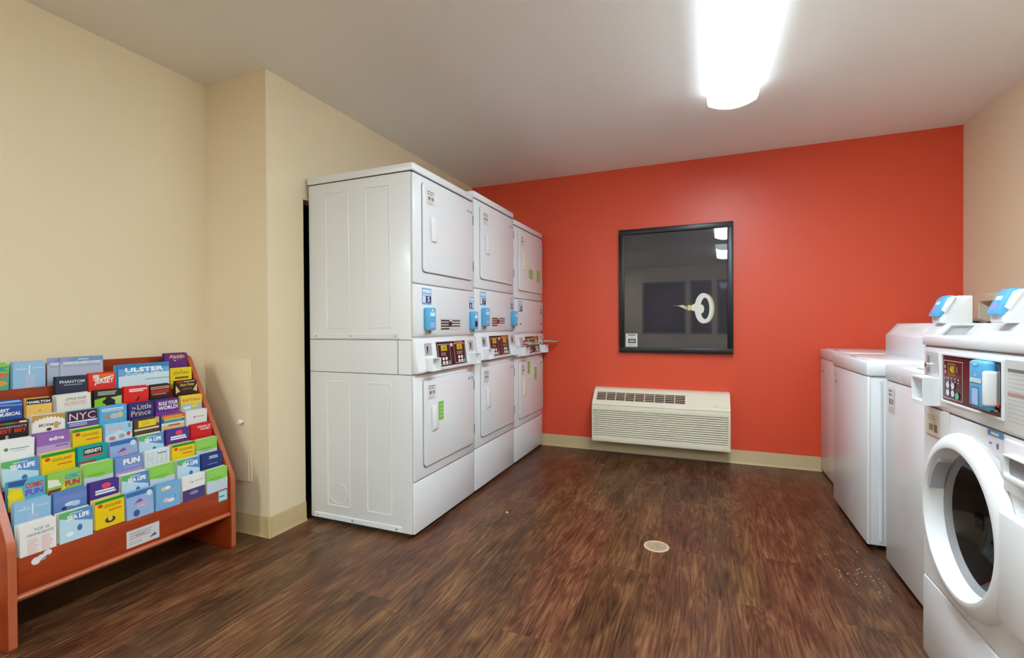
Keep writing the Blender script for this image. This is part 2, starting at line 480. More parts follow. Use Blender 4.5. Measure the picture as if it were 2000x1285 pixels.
def stacked_dryer(y0, zs, label, numbers, kind):
    t = thing('stacked_dryer', (-1.40, y0, 0), label, 'dryer', 'stacked dryers in a row')
    t.scale = (1, 1, zs)
    D = -.69
    cab = obj('cabinet', B().box(D, -.004, 0, DW, .02, 1.9), WHITE, t, bevel=.006)
    # seams between the sections, seen as thin dark lines on the side
    obj('base_rail', B().box(D+.02, -.03, .02, DW-.02, 0, .02), GAP, t)
    for z0, z1 in ((.10, .80), (1.09, 1.845)):
        for a, b_ in ((-.568, -.405), (-.295, -.13)):
            for yy in ((-.0022, .004),):
                e = obj('embossed_panel', B().ring(rrect(a, b_, z0, z1, .012), rrect(a+.008, b_-.008, z0+.008, z1-.008, .008), 'Y', -.0018, .004), WHITE, cab, bevel=.001, seg=1)
    obj('vent_knockout', B().ring([(-.487+.06*math.cos(i*math.pi/16), .175+.06*math.sin(i*math.pi/16)) for i in range(32)],
                                  [(-.487+.056*math.cos(i*math.pi/16), .175+.056*math.sin(i*math.pi/16)) for i in range(32)], 'Y', -.0018, .004), WHITE, cab)
    for z0, z1 in ((.024, .052), (1.034, 1.062)):
        fg = obj('flange', B().box(D+.03, -.07, -.004, .004, z0, z1), WHITE, t, bevel=.0015, seg=1)
        for xx in (D+.055, D+.3, -.1):
            obj('screw', B().cyl((xx, -.0065, (z0+z1)/2), (xx, -.003, (z0+z1)/2), .005, 10), STEEL, fg)
    obj('side_seam', B().box(D, -.004, -.0008, .003, 1.027, 1.030).box(D, -.004, -.0008, .003, .846, .849).box(-.088, -.0855, -.0008, .003, .849, 1.027), GAP, t)
    obj('top_cap', B().box(D-.006, .014, -.005, DW+.003, 1.9, 1.941), WHITE, t, bevel=.007)
    obj('top_seam', B().box(D, .004, -.0012, DW, 1.8965, 1.9005), GAP, t)
    # front sections
    obj('kick_panel', B().box(-.004, .008, .001, DW-.001, .022, .288), WHITE, t, bevel=.005)
    obj('lower_front', B().box(-.004, .012, .001, DW-.001, .294, .846), WHITE, t, bevel=.008)
    obj('upper_front', B().box(-.004, .012, .001, DW-.001, 1.324, 1.894), WHITE, t, bevel=.008)
    obj('control_band', B().prism([(-.004, 1.045), (.006, 1.045), (.016, 1.065), (.016, 1.31), (.01, 1.318), (-.004, 1.318)], 'Y', .001, DW-.001), WHITE, t, bevel=.003)
    con = obj('console', B().prism([(-.004, .852), (.034, .852), (.04, .862), (.018, 1.028), (-.004, 1.035)], 'Y', .001, DW-.001), WHITE, t, bevel=.004)
    # doors
    for z0, z1, up in ((.352, .816, 0), (1.388, 1.862, 1)):
        a, b_ = .078, .648
        dr = obj('door', B().prism(rrect(a, b_, z0, z1, .022), 'X', .013, .024), WHITE, t, bevel=.004)
        obj('gasket', B().prism(rrect(a-.0015, b_+.001, z0-.003, z1+.001, .024), 'X', .011, .0145), SHADOWGREY, dr)  # added slab; its grey rim draws the shadow line of the door gap
        hz = (.53, .672) if not up else (1.555, 1.70)
        hm = OFFW if kind == 3 else WPLAS
        hd = obj('door_handle', B().prism([(.0235, hz[0]), (.032, hz[0]+.003), (.035, hz[0]+.014), (.029, hz[1]-.012), (.0235, hz[1])], 'Y', .148, .205), hm, dr, bevel=.003)
        obj('handle_recess', B().box(.0236, .0246, .135, .149, hz[0]+.012, hz[1]-.012), PALEGREY, dr)
        for hz_ in (z0+.09, z1-.09):
            obj('hinge', B().box(.012, .026, .652, .657, hz_-.03, hz_+.03), SHADOWGREY, dr, bevel=.001)
        caution_sticker(dr, (.0241, .108, z1-.115), (0, 1, 0), .085, .085, (120, 118, 120) if kind != 3 else (150, 100, 92), seed=kind)
        p = Print((.0241, .57, z1-.06), (0, 1, 0), (0, 0, 1), .0005)
        p.r(0, 0, .066, .03, (212, 216, 226)).e(.01, .015, .006, .008, (60, 84, 140)).e(.055, .015, .006, .008, (60, 84, 140)).r(.02, .012, .045, .017, (132, 152, 196))
        p.build('arrow_sticker', dr)
    GR = (122, 192, 74)
    def green(par, y_, z_, w_, h_):
        p = Print((.0241, y_, z_), (0, 1, 0), (0, 0, 1), .0006)
        p.r(0, 0, w_, h_, GR).lines(w_*.2, h_*.1, w_*.95, h_*.9, 4, (168, 214, 130), .35)
        p.build('green_sticker', par)
    doors = [c for c in t.children if c.name.startswith('door') and 'handle' not in c.name]
    if kind == 1: green(doors[0], .215, .575, .055, .105)
    if kind == 3:
        green(doors[0], .25, .70, .06, .1); green(doors[0], .42, .635, .06, .105)
        green(doors[1], .30, 1.50, .09, .078); green(doors[1], .50, 1.49, .075, .1)
        # orange-brown lint guard sticker
    # labels on the band
    p = Print((.0161, .255, 1.075), (0, 1, 0), (0, 0, 1), .0005)
    if kind != 3:
        c1 = (62, 54, 54) if kind == 1 else (110, 48, 44)
        p.r(0, 0, .235, .066, (206, 198, 194))
        for i in range(4):
            p.r(.006, .004+.0155*i, .1, .0155*i+.013, c1); p.r(.125+.01*(i % 2), .005+.0155*i, .228, .0155*i+.012, c1)
        p.r(.09, .02, .13, .05, c1).r(.12, .001, .234, .018, (206, 198, 194))
        p.build('instruction_sticker', t)
        card_reader_pos(t, .016, .084, .158, 1.078, 1.198, False)
        card_reader_pos(t, .016, .606, .668, 1.078, 1.19, kind == 1)
    else:
        for yy in (.12, .63):
            obj('key_lock', B().cyl((.014, yy, 1.115), (.019, yy, 1.115), .007, 12), GAP, t)
    number_sticker(t, .0161, .07, .162, 1.215, 1.302, numbers[0], False)
    number_sticker(t, .0161, .606, .672, 1.205, 1.282, numbers[1], True)
    # console overlay on the sloping face
    v = Vector((.018-.04, 0, 1.028-.862)).normalized()
    p = Print(Vector((.04, .195, .862))+v*.012, (0, 1, 0), v, .0012)
    w_, h_ = .335, .138
    p.r(0, 0, w_, h_, MAROON)
    for k in (0, 1):
        a = .012+.178*k
        p.r(a, .008, a+.134, h_-.014, (206, 192, 190)).r(a+.003, .011, a+.131, h_-.017, MAROON)
        p.r(a+.035, h_-.052, a+.1, h_-.02, (196, 172, 24)).r(a+.058, h_-.044, a+.066, h_-.028, (120, 106, 14)).r(a+.072, h_-.044, a+.08, h_-.028, (120, 106, 14))
        p.lines(a+.03, .058, a+.105, .078, 2, (190, 160, 160), .4, k)
        for i in range(2):
            for j in range(2): p.e(a+.05+.032*i, .02+.022*j, .012, .009, (226, 224, 224))
        p.e(a+.112, .02, .012, .01, (64, 160, 128))
    p.r(.15, h_-.03, .176, h_-.012, (222, 206, 204))
    p.r(.2, h_-.011, .3, h_-.003, (214, 96, 52))
    p.build('control_overlay', con)
    for k, (a, b_) in enumerate(((.078, .158), (.575, .648))):
        cp = obj('coin_plate', B().prism([(.019, 1.008), (.0275, .942), (.03, .942), (.0215, 1.008)], 'Y', a, b_-.008), SATIN, t)
        if kind != 3:
            obj('coin_slot', B().box(.02, .031, a+.022, a+.026, .955, .992), GAP, cp)
        # coin return tray: a box with an open front
        ty0, ty1, z0, z1 = a-.004, b_, .862, .93
        tray = B()
        tray.box(.02, .078, ty0, ty0+.004, z0, z1).box(.02, .078, ty1-.004, ty1, z0, z1)
        tray.box(.02, .078, ty0+.004, ty1-.004, z0, z0+.004).box(.02, .07, ty0+.004, ty1-.004, z1-.004, z1).box(.02, .04, ty0+.004, ty1-.004, z0+.004, z1-.004)
        obj('coin_tray', tray, WPLAS, t)
        if kind == 3:
            s_ = B()
            s_.box(.02, .05, a+.006, b_-.012, .945, .985)
            s_.box(.05, .185, a+.01, a+.018, .958, .972).box(.05, .185, b_-.024, b_-.016, .958, .972).box(.172, .185, a+.01, b_-.016, .958, .972).box(.05, .13, a+.018, b_-.024, .96, .966)
            obj('coin_slide', s_, CHROME, t, bevel=.001, seg=1)
    return t
stacked_dryer(2.052, 1.0, 'white stacked dryer numbered 5 with embossed side panel beside the cream pier', ('5', '6'), 1)
stacked_dryer(2.740, 1.017, 'white stacked dryer with red instruction sticker, the middle one of three', ('7', '8'), 2)
stacked_dryer(3.430, .995, 'white stacked dryer with chrome coin slides and green stickers beside the red wall', ('9', '10'), 3)

# ------------------------------------------------------------------ top-loading washers (fronts look along -x)
def washer(xf, y0, wd, label, box, feet_z=.025, cs=0):
    t = thing('top_load_washer', (xf, y0, 0), label, 'washing machine', 'top-loading washers in a row')
    z0, z1, z2 = feet_z, .845, .915
    cab = obj('cabinet', B().box(.012, .66, .003, wd-.003, z0, z1), WHITE, t, bevel=.004)
    obj('front_panel', B().box(0, .016, .0, wd, z0, z1-.0015), WHITE, t, bevel=.006)
    for a in (.05, .075, .13):
        obj('side_rib', B().box(a, a+.012, -.002, .006, z0+.02, z1-.02), WHITE, cab, bevel=.0018, seg=1)
    obj('deck', B().box(-.004, .665, -.003, wd+.003, z1, z2), WHITE, t, bevel=.01)
    obj('deck_seam', B().box(.006, .655, .002, wd-.002, z1-.006, z1+.002), SHADOWGREY, t)
    lid = obj('lid', B().prism(rrect(.02, .262, .05, wd-.05, .02), 'Z', z2-.002, z2+.005), WHITE, t, bevel=.003)
    obj('lid_grip', B().box(.022, .03, wd*.5-.06, wd*.5+.06, z2+.0045, z2+.007), SHADOWGREY, lid)
    for fx in (.05, .61):
        for fy in (.05, wd-.05):
            obj('foot', B().cyl((fx, fy, 0), (fx, fy, z0+.003), .018, 12), BLACK, t)
    caution_sticker(t, (-.0003, wd-.03, .70), (0, -1, 0), .075, .115, (120, 108, 108))
    # meter case / control console at the back
    prof = [(.262+cs, z2-.001), (.262+cs, 1.03), (.318+cs, 1.1), (.62, 1.1), (.62, z2-.001)]
    inner = [(.276+cs, z2-.001), (.276+cs, 1.025), (.324+cs, 1.086), (.61, 1.086), (.61, z2-.001)]
    sh = B()
    n = len(prof)
    vs = [(a, .004, b_) for a, b_ in prof]+[(a, .004, b_) for a, b_ in inner]+[(a, wd-.004, b_) for a, b_ in prof]+[(a, wd-.004, b_) for a, b_ in inner]
    fs = []
    for i in range(n-1):
        fs += [(i, i+1, n+i+1, n+i), (2*n+i, 3*n+i, 3*n+i+1, 2*n+i+1), (i, 2*n+i, 2*n+i+1, i+1), (n+i, n+i+1, 3*n+i+1, 3*n+i)]
    fs += [(0, n, 3*n, 2*n), (n-1, 3*n-1, 4*n-1, 2*n-1)]
    sh.poly(vs, fs)
    con = obj('console', sh, WHITE, t, bevel=.002)
    obj('console_end_panel', B().prism(inner, 'Y', .016, .02), WHITE, con)
    obj('console_end_panel', B().prism(inner, 'Y', wd-.02, wd-.016), WHITE, con)
    # printed strip and knob on the slanting front
    v = Vector((.056, 0, .07)).normalized()
    p = Print(Vector((.262+cs, wd-.06, 1.03))+v*.01, (0, -1, 0), v, .0006)
    p.r(0, 0, wd-.12, .07, (216, 215, 214)).r(.2, .02, .34, .05, (206, 205, 204)).e(.42, .035, .02, .02, (228, 228, 228))
    p.build('console_print', con)
    if box is not None:
        by0, bx = box            # local near end and front of the payment box
        bw_ = .085
        pf = [(bx+.004, 1.099), (bx, 1.106), (bx, 1.132), (bx+.012, 1.142), (bx+.055, 1.222), (bx+.064, 1.228), (bx+.12, 1.228), (bx+.12, 1.099)]
        pb_ = obj('payment_box', B().prism(pf, 'Y', by0, by0+bw_), WPLAS, t, bevel=.004)
        # the blue reader lies on the slanting face
        A = Vector((bx+.008, 0, 1.138)); d = Vector((.043, 0, .08)).normalized(); nn = Vector((-d.z, 0, d.x))
        def P(s_, h_): q = A+d*s_+nn*h_; return (q.x, q.z)
        rd = obj('card_reader', B().prism([P(-.012, -.002), P(-.014, .024), P(.07, .03), P(.094, .022), P(.104, .0)], 'Y', by0-.002, by0+bw_-.012), BLUE, pb_, bevel=.004)
        obj('card_guard', B().prism([P(.012, -.004), P(.016, .014), P(.08, .02), P(.096, .008), P(.1, -.004)], 'Y', by0-.012, by0+.004), WPLAS, pb_, bevel=.004)
        q0 = A-d*.014+nn*.024; q1 = A+d*.07+nn*.03
        p = Print(q0+Vector((0, by0+bw_-.02, 0)), (0, -1, 0), q1-q0, .0006)
        p.r(.008, .055, .052, .072, (206, 222, 240)).r(.008, .014, .052, .042, (140, 150, 214)); p.build('reader_print', rd)
    return t
washer(.785, 3.454, .666, 'white top-loading washer set back against the red wall without a card reader', None, cs=.17)
washer(.722, 2.778, .666, 'white top-loading washer with card reader box, standing forward of its neighbours', (.04, .292))
washer(.757, 1.975, .666, 'white top-loading washer with card reader box beside the front-loading washer', (.36, .268))

# ------------------------------------------------------------------ front-loading washer
def front_loader():
    X0 = .66; ya, yb = 1.262, 1.945; cy, cz = 1.668, .552
    t = thing('front_load_washer', (X0, (ya+yb)/2, 0), 'white front-loading washer with round dark glass door and blue card reader', 'washing machine')
    oy = (ya+yb)/2
    Y = lambda y: y-oy
    ya_, yb_, cy_ = Y(ya), Y(yb), Y(cy)
    cab = B(); d0, d1 = .02, .70
    cab.box(d0, d1, ya_, ya_+.006, .03, 1.03).box(d0, d1, yb_-.006, yb_, .03, 1.03).box(d1-.006, d1, ya_+.006, yb_-.006, .03, 1.03).box(d0, d1-.006, ya_+.006, yb_-.006, .03, .036)
    obj('cabinet', cab, WHITE, t)
    obj('top_panel', B().box(-.006, d1+.004, ya_-.002, yb_+.002, 1.03, 1.062), WHITE, t, bevel=.006)
    obj('top_seam', B().box(.004, d1, ya_+.002, yb_-.002, 1.024, 1.031), SHADOWGREY, t)
    obj('lower_panel', B().box(-.004, .02, ya_+.001, yb_-.001, .03, .282), WHITE, t, bevel=.006)
    for fx in (.06, .64):
        for fy in (ya_+.05, yb_-.05):
            obj('foot', B().cyl((fx, fy, 0), (fx, fy, .033), .018, 12), BLACK, t)
    # front panel with a round hole
    R = .2; n = 64; z0, z1 = .288, .834
    outp = []; inp = []
    for i in range(n):
        a = 2*math.pi*(i+.5)/n; c_, s_ = math.cos(a), math.sin(a)
        k = min(((yb_-.001-cy_)/c_ if c_ > 0 else (ya_+.001-cy_)/c_) if abs(c_) > 1e-6 else 9, ((z1-cz)/s_ if s_ > 0 else (z0-cz)/s_) if abs(s_) > 1e-6 else 9)
        outp.append((cy_+k*c_, cz+k*s_)); inp.append((cy_+R*c_, cz+R*s_))
    # snap the four corners
    for cc in ((yb_-.001, z1), (ya_+.001, z1), (ya_+.001, z0), (yb_-.001, z0)):
        i = min(range(n), key=lambda q: (outp[q][0]-cc[0])**2+(outp[q][1]-cc[1])**2); outp[i] = cc
    obj('front_panel', B().ring(outp, inp, 'X', 0, .02), WHITE, t)
    # drum behind the door
    DRUM = mat('drum_steel', (70, 68, 68), .35, metal=1, bump=.1, bscale=120)
    obj('drum', B().lathe([(.02, R+.002), (.02, .2005), (.06, .2005), (.42, .2005), (.42, .0005), (.43, .0005), (.43, R+.01)], cy_, cz, 48), DRUM, t)
    GREYRUB = mat('grey_gasket', (120, 120, 124), .5, var=.04)
    obj('gasket', B().lathe([(.046, .2), (.046, .172), (.06, .165), (.075, .18), (.075, .2)], cy_, cz, 48), GREYRUB, t)
    # door: white ring, glass bowl
    ring_prof = [(-.001, .243), (-.010, .240), (-.020, .230), (-.027, .216), (-.030, .205), (-.029, .199), (-.020, .194), (.018, .186), (.018, .198), (-.001, .2)]
    door = obj('door', B().lathe(ring_prof, cy_, cz, 72), WPLAS, t)
    obj('inner_trim', B().lathe([(.0175, .188), (.016, .184), (.03, .174), (.045, .170), (.045, .188)], cy_, cz, 64), SHADOWGREY, door)
    obj('glass_bowl', B().lathe([(.036, .173), (.07, .15), (.105, .105), (.12, .0004), (.116, .0004), (.101, .103), (.066, .147), (.032, .171)], cy_, cz, 64, closed=True),
        mat('dark_glass', (16, 16, 19), .03, trans=.12, ior=1.5), door)
    obj('bowl_ring', B().lathe([(.034, .1715), (.040, .166), (.046, .162), (.050, .166), (.046, .172)], cy_, cz, 64), CHROME, door)
    # grip cut into the ring on the side away from the hinge
    g = B()
    for rr0, rr1, xx0, xx1 in ((.178, .197, -.022, .012),):
        o_ = []; i_ = []
        for k in range(9):
            a = math.radians(14+36*k/8)
            o_.append((cy_+rr1*math.cos(a), cz+rr1*math.sin(a))); i_.append((cy_+rr0*math.cos(a), cz+rr0*math.sin(a)))
        g.prism(o_+i_[::-1], 'X', xx0, xx1)
    obj('door_grip', g, mat('grip_grey', (176, 174, 180), .4, var=.05), door)
    # hinge housing running to the cabinet edge
    obj('hinge_cover', B().box(-.0275, -.0005, ya_+.04, cy_-.212, .405, .66), WPLAS, door, bevel=.004)
    # control panel
    pan = obj('control_panel', B().box(-.002, .02, ya_+.001, yb_-.001, .838, 1.0275), WHITE, t, bevel=.005)
    px = -.002
    def PR(y, z): return Print((px, Y(y), z), (0, -1, 0), (0, 0, 1), .0006)
    # coin plate
    cp = obj('coin_plate', B().box(px-.002, px+.004, Y(1.835), Y(1.922), .935, 1.012), SATIN, pan, bevel=.001)
    obj('coin_slot', B().box(px-.006, px, Y(1.893), Y(1.897), .945, 1.0).cyl((px-.012, Y(1.895), .968), (px-.001, Y(1.895), .968), .008, 12), STEEL, cp)
    # coin return tray
    a0, a1, zz0, zz1, xf = Y(1.826), Y(1.916), .848, .934, -.044
    tb = B().ring([(a0, zz0), (a1, zz0), (a1, zz1), (a0, zz1)], [(a0+.005, zz0+.012), (a1-.005, zz0+.012), (a1-.005, zz1-.005), (a0+.005, zz1-.005)], 'X', xf, px+.001)
    tb.box(px-.012, px-.002, a0+.002, a1-.002, zz0+.004, zz1-.002)
    obj('coin_tray', tb, WPLAS, pan)
    # overlay
    obj('overlay_bezel', B().ring([(Y(1.812), .866), (Y(1.812), 1.013), (Y(1.49), 1.013), (Y(1.49), .866)],
                                  [(Y(1.806), .872), (Y(1.806), 1.006), (Y(1.498), 1.006), (Y(1.498), .872)], 'X', px-.003, px+.002), WPLAS, pan, bevel=.001, seg=1)
    p = PR(1.806, .872); W_, H_ = .308, .134
    p.r(0, 0, W_, H_, MAROON).r(.006, .008, .118, .12, (196, 176, 176)).r(.008, .010, .116, .118, MAROON)
    p.r(.03, .078, .078, .112, (170, 128, 52)).r(.032, .08, .076, .110, (84, 64, 10)).t('48', .044, .085, .068, .105, (214, 190, 28))
    p.e(.016, .1, .004, .006, (190, 140, 140)).e(.018, .085, .005, .006, (200, 160, 160)).r(.086, .088, .092, .104, (150, 110, 110))
    for i in range(4): p.r(.034+.02*i, .066, .042+.02*i, .070, (196, 170, 172)); p.r(.034+.02*i, .058, .042+.02*i, .061, (176, 150, 152))
    for i in range(2):
        for j in range(2): p.e(.036+.03*i, .026+.022*j, .0105, .0095, (206, 204, 222))
    p.e(.092, .022, .011, .010, (76, 184, 142))
    p.r(.286, .03, .306, .12, (118, 116, 116)).r(.284, .112, .306, .128, (66, 62, 74)).r(.282, .024, .302, .036, (222, 88, 48)).r(.21, .007, .262, .010, (190, 160, 120)).r(.272, .012, .296, .017, (196, 170, 180))
    p.build('control_overlay', pan)
    # blue card reader with white guard
    rd = obj('card_reader', B().box(px-.025, px, Y(1.518), Y(1.597), .884, 1.006), BLUE, pan, bevel=.009, seg=3)
    p = Print((px-.025, Y(1.597), .882), (0, -1, 0), (0, 0, 1), .0008)
    p.e(.036, .114, .012, .004, (170, 200, 232)).p([(.03, .083), (.044, .083), (.037, .095)], (140, 198, 232)).r(.012, .068, .066, .08, (190, 218, 232)).r(.016, .012, .052, .058, (62, 138, 190)).r(.022, .012, .052, .053, (164, 190, 232))
    p.build('reader_print', rd)
    obj('card_guard', B().box(px-.029, px-.002, Y(1.509), Y(1.524), .897, .983), WPLAS, pan, bevel=.006, seg=3)
    # instruction label
    p = PR(1.487, .846)
    p.r(0, 0, .19, .168, (198, 196, 192)).lines(.012, .02, .18, .15, 13, (176, 174, 172), .25, 4).r(.012, .14, .1, .148, (110, 108, 108)).r(.012, .084, .12, .092, (176, 132, 120))
    p.build('instruction_label', pan)
    # stickers on the front panel
    p = Print((0, Y(1.927), .742), (0, -1, 0), (0, 0, 1), .0006)
    p.r(0, 0, .093, .075, (222, 208, 196)).lines(.008, .052, .088, .07, 2, (176, 150, 128), .3).r(.02, .02, .05, .04, (140, 126, 96)).r(.056, .018, .078, .042, (120, 106, 80)).r(.006, .003, .09, .006, (150, 120, 110))
    p.build('caution_sticker', t)
    p = Print((0, Y(1.812), .802), (0, -1, 0), (0, 0, 1), .0006).r(0, 0, .042, .036, (224, 222, 220)); p.build('blank_sticker', t)
    p = Print((0, Y(1.566), .772), (0, -1, 0), (0, 0, 1), .0006)
    p.r(0, 0, .07, .06, (222, 216, 226)).r(.0, .047, .07, .062, (72, 138, 190)).r(.015, .051, .05, .058, (206, 222, 236)).r(.008, .026, .02, .031, (110, 116, 150)).r(.04, .02, .05, .033, (110, 104, 120))
    p.build('notice_sticker', t)
    # detergent drawer with pull
    dw = obj('detergent_drawer', B().box(-.006, .004, Y(1.29), Y(1.487), .704, .826), WHITE, t, bevel=.004)
    obj('drawer_pull', B().ring(rrect(Y(1.31), Y(1.47), .735, .795, .012), rrect(Y(1.32), Y(1.457), .748, .79, .008), 'X', -.018, -.005), WPLAS, dw, bevel=.002)
    obj('pull_recess', B().box(-.0075, -.005, Y(1.32), Y(1.457), .748, .79), SHADOWGREY, dw)
    return t
front_loader()

# ------------------------------------------------------------------ outlet box and hoses on the right wall
ob = thing('laundry_outlet_box', (XR, 3.82, 1.13), 'cream laundry outlet box with valves set into the right wall behind washers', 'outlet box')
oy, oz = 3.82, 1.13
obj('frame', B().ring([(3.675-oy, .98-oz), (3.96-oy, .98-oz), (3.96-oy, 1.282-oz), (3.675-oy, 1.282-oz)],
                      [(hy0+.002-oy, hz0+.002-oz), (hy1-.002-oy, hz0+.002-oz), (hy1-.002-oy, hz1-.002-oz), (hy0+.002-oy, hz1-.002-oz)], 'X', -.012, -.0005), OFFW, ob, bevel=.002)
ib = B()
a, b_, c_, d_ = hy0+.002-oy, hy1-.002-oy, hz0+.002-oz, hz1-.002-oz
ib.box(.08, .085, a, b_, c_, d_).box(-.001, .08, a, a+.003, c_, d_).box(-.001, .08, b_-.003, b_, c_, d_).box(-.001, .08, a+.003, b_-.003, c_, c_+.003).box(-.001, .08, a+.003, b_-.003, d_-.003, d_)
obj('recess_box', ib, OFFW, ob)
BRASS = mat('brass', (150, 120, 70), .35, metal=1, var=.05)
for yy in (-.03, .035):
    v_ = obj('valve', B().cyl((.05, yy, -.06), (.05, yy, .0), .012, 12).cyl((.0, yy, -.03), (.05, yy, -.03), .009, 12), BRASS, ob)
    obj('valve_handle', B().box(-.014, .0, yy-.02, yy+.02, -.036, -.026), mat('valve_black', (24, 22, 20), .5, var=.1), v_, bevel=.002)
obj('drain_opening', B().cyl((.06, -.055, .06), (.0798, -.055, .06), .02, 14), BLACK, ob)
def hose(label, pts, m, r):
    h = obj('supply_hose', B().tube(pts, r, 8), m, None)
    # smooth curve points given in world space; keep the origin at the first point
    o = Vector(pts[0])
    for v_ in h.data.vertices: v_.co -= o
    h.location = o
    return tag(h, label, 'hose', 'water supply hoses')
def arc(p0, p1, p2, n=14):
    p0, p1, p2 = Vector(p0), Vector(p1), Vector(p2)
    return [tuple(p0*(1-t)**2+2*p1*t*(1-t)+p2*t*t) for t in [i/n for i in range(n+1)]]
hose('grey supply hose arching from the outlet box down behind the washers', arc((1.59, 3.79, 1.1), (1.5, 3.93, 1.2), (1.5, 4.02, .75)), mat('grey_hose', (150, 142, 130), .5, var=.1), .009)
hose('dark thin supply hose running from the outlet box towards the red wall', arc((1.59, 3.855, 1.1), (1.48, 3.98, 1.17), (1.48, 4.09, .8)), mat('dark_hose', (70, 62, 56), .5, var=.1), .007)

# ------------------------------------------------------------------ wall air conditioner
ax0, ax1 = -.893, .168
ac = thing('air_conditioner', ((ax0+ax1)/2, YR, .13), 'cream wall air conditioner with louvred front under the framed picture', 'air conditioner')
aw = (ax1-ax0)/2
fy = 3.925-YR                       # front plane, local
def ZZ(z): return z-.13
body = [(-.001, ZZ(.135)), (fy+.03, ZZ(.135)), (fy+.03, ZZ(.42)), (fy+.05, ZZ(.45)), (-.09, ZZ(.54)), (-.06, ZZ(.555)), (-.001, ZZ(.557))]
obj('chassis', B().prism(body, 'X', -aw+.02, aw-.02), ACDARK, ac)
# upper hood: sloped shell with an opening for the discharge grille
hood_top = [(-.001, ZZ(.56)), (-.05, ZZ(.56)), (-.075, ZZ(.555)), (-.092, ZZ(.545))]
A0 = Vector((fy+.004, ZZ(.436))); A1 = Vector((-.092, ZZ(.545)))
sl = (A1-A0); SLEN = sl.length; sl = sl.normalized(); sn = Vector((-sl.y, sl.x))
def SP(s_, h_=0): q = A0+sl*s_+sn*h_; return (q.x, q.y)
gx0, gx1, gs0, gs1 = -aw+.03, -aw+.735, SLEN*.30, SLEN*.86
hd = B()
hd.prism(hood_top+[SP(gs1), SP(gs1, -.012), (-.001, ZZ(.50))], 'X', -aw, aw)
hd.prism([SP(0), SP(gs0), SP(gs0, -.012), SP(0, -.012)], 'X', -aw, aw)
hd.prism([SP(gs0), SP(gs1), SP(gs1, -.012), SP(gs0, -.012)], 'X', -aw, gx0)
hd.prism([SP(gs0), SP(gs1), SP(gs1, -.012), SP(gs0, -.012)], 'X', gx1, aw)
for xx in (-aw, aw-.008): hd.prism([(-.001, ZZ(.436)), SP(0, -.012), SP(gs0, -.012), SP(gs1, -.012), (-.001, ZZ(.50))], 'X', xx, xx+.008)
obj('hood', hd, ACCREAM, ac)
hv = obj('control_lid', B().prism([SP(gs0*.7, .0012), SP(gs1*1.05, .0012), SP(gs1*1.05, 0), SP(gs0*.7, 0)], 'X', gx1+.02, aw-.012), ACCREAM, ac)
Print((aw-.11, *SP(gs0*.85, .0016)), (1, 0, 0), (0, sl.x, sl.y), .0004).r(0, 0, .025, .008, (186, 178, 160)).build('maker_badge', hv)
VANE = mat('vane_taupe', (186, 164, 146), .5, var=.05)
for k in range(9):
    xx = gx0+(gx1-gx0)*(k+1)/9-.002
    if k < 8: obj('grille_rib', B().prism([SP(gs0, -.002), SP(gs1, -.002), SP(gs1, -.02), SP(gs0, -.02)], 'X', xx, xx+.005), ACCREAM, ac)
for k in range(5):
    s_ = gs0+(gs1-gs0)*(k+.5)/5
    obj('grille_vane', B().prism([SP(s_-.005, -.004), SP(s_+.003, -.006), SP(s_+.003, -.009), SP(s_-.005, -.007)], 'X', gx0, gx1), VANE, ac)
# lower front: frame and louvres
fz0, fz1 = ZZ(.13), ZZ(.43)
lx0, lx1, lz0, lz1 = -aw+.012, aw-.02, ZZ(.166), ZZ(.39)
obj('front_frame', B().ring([(-aw, fz0), (aw, fz0), (aw, fz1), (-aw, fz1)], [(lx0, lz0), (lx1, lz0), (lx1, lz1), (lx0, lz1)], 'Y', fy, fy+.03), ACCREAM, ac, bevel=.003)
for xx in (-aw, aw-.008):
    obj('side_cheek', B().prism([(fy+.03, fz0), (-.001, fz0), (-.001, ZZ(.44)), (fy+.03, ZZ(.44))], 'X', xx, xx+.008), ACCREAM, ac)
NL = 13
lb = B().prism([(fy+.002, -.0062), (fy+.016, .0045), (fy+.018, .0035), (fy+.018, .0015), (fy+.005, -.0085), (fy+.002, -.0085)], 'X', lx0+.001, lx1-.001)
lv = obj('louvre', lb, ACCREAM, ac)
for k in range(NL):
    o = lv if k == 0 else lv.copy()
    if k: C.objects.link(o); o.parent = ac
    o.location = (0, 0, lz0+(lz1-lz0)*(k+.62)/NL)

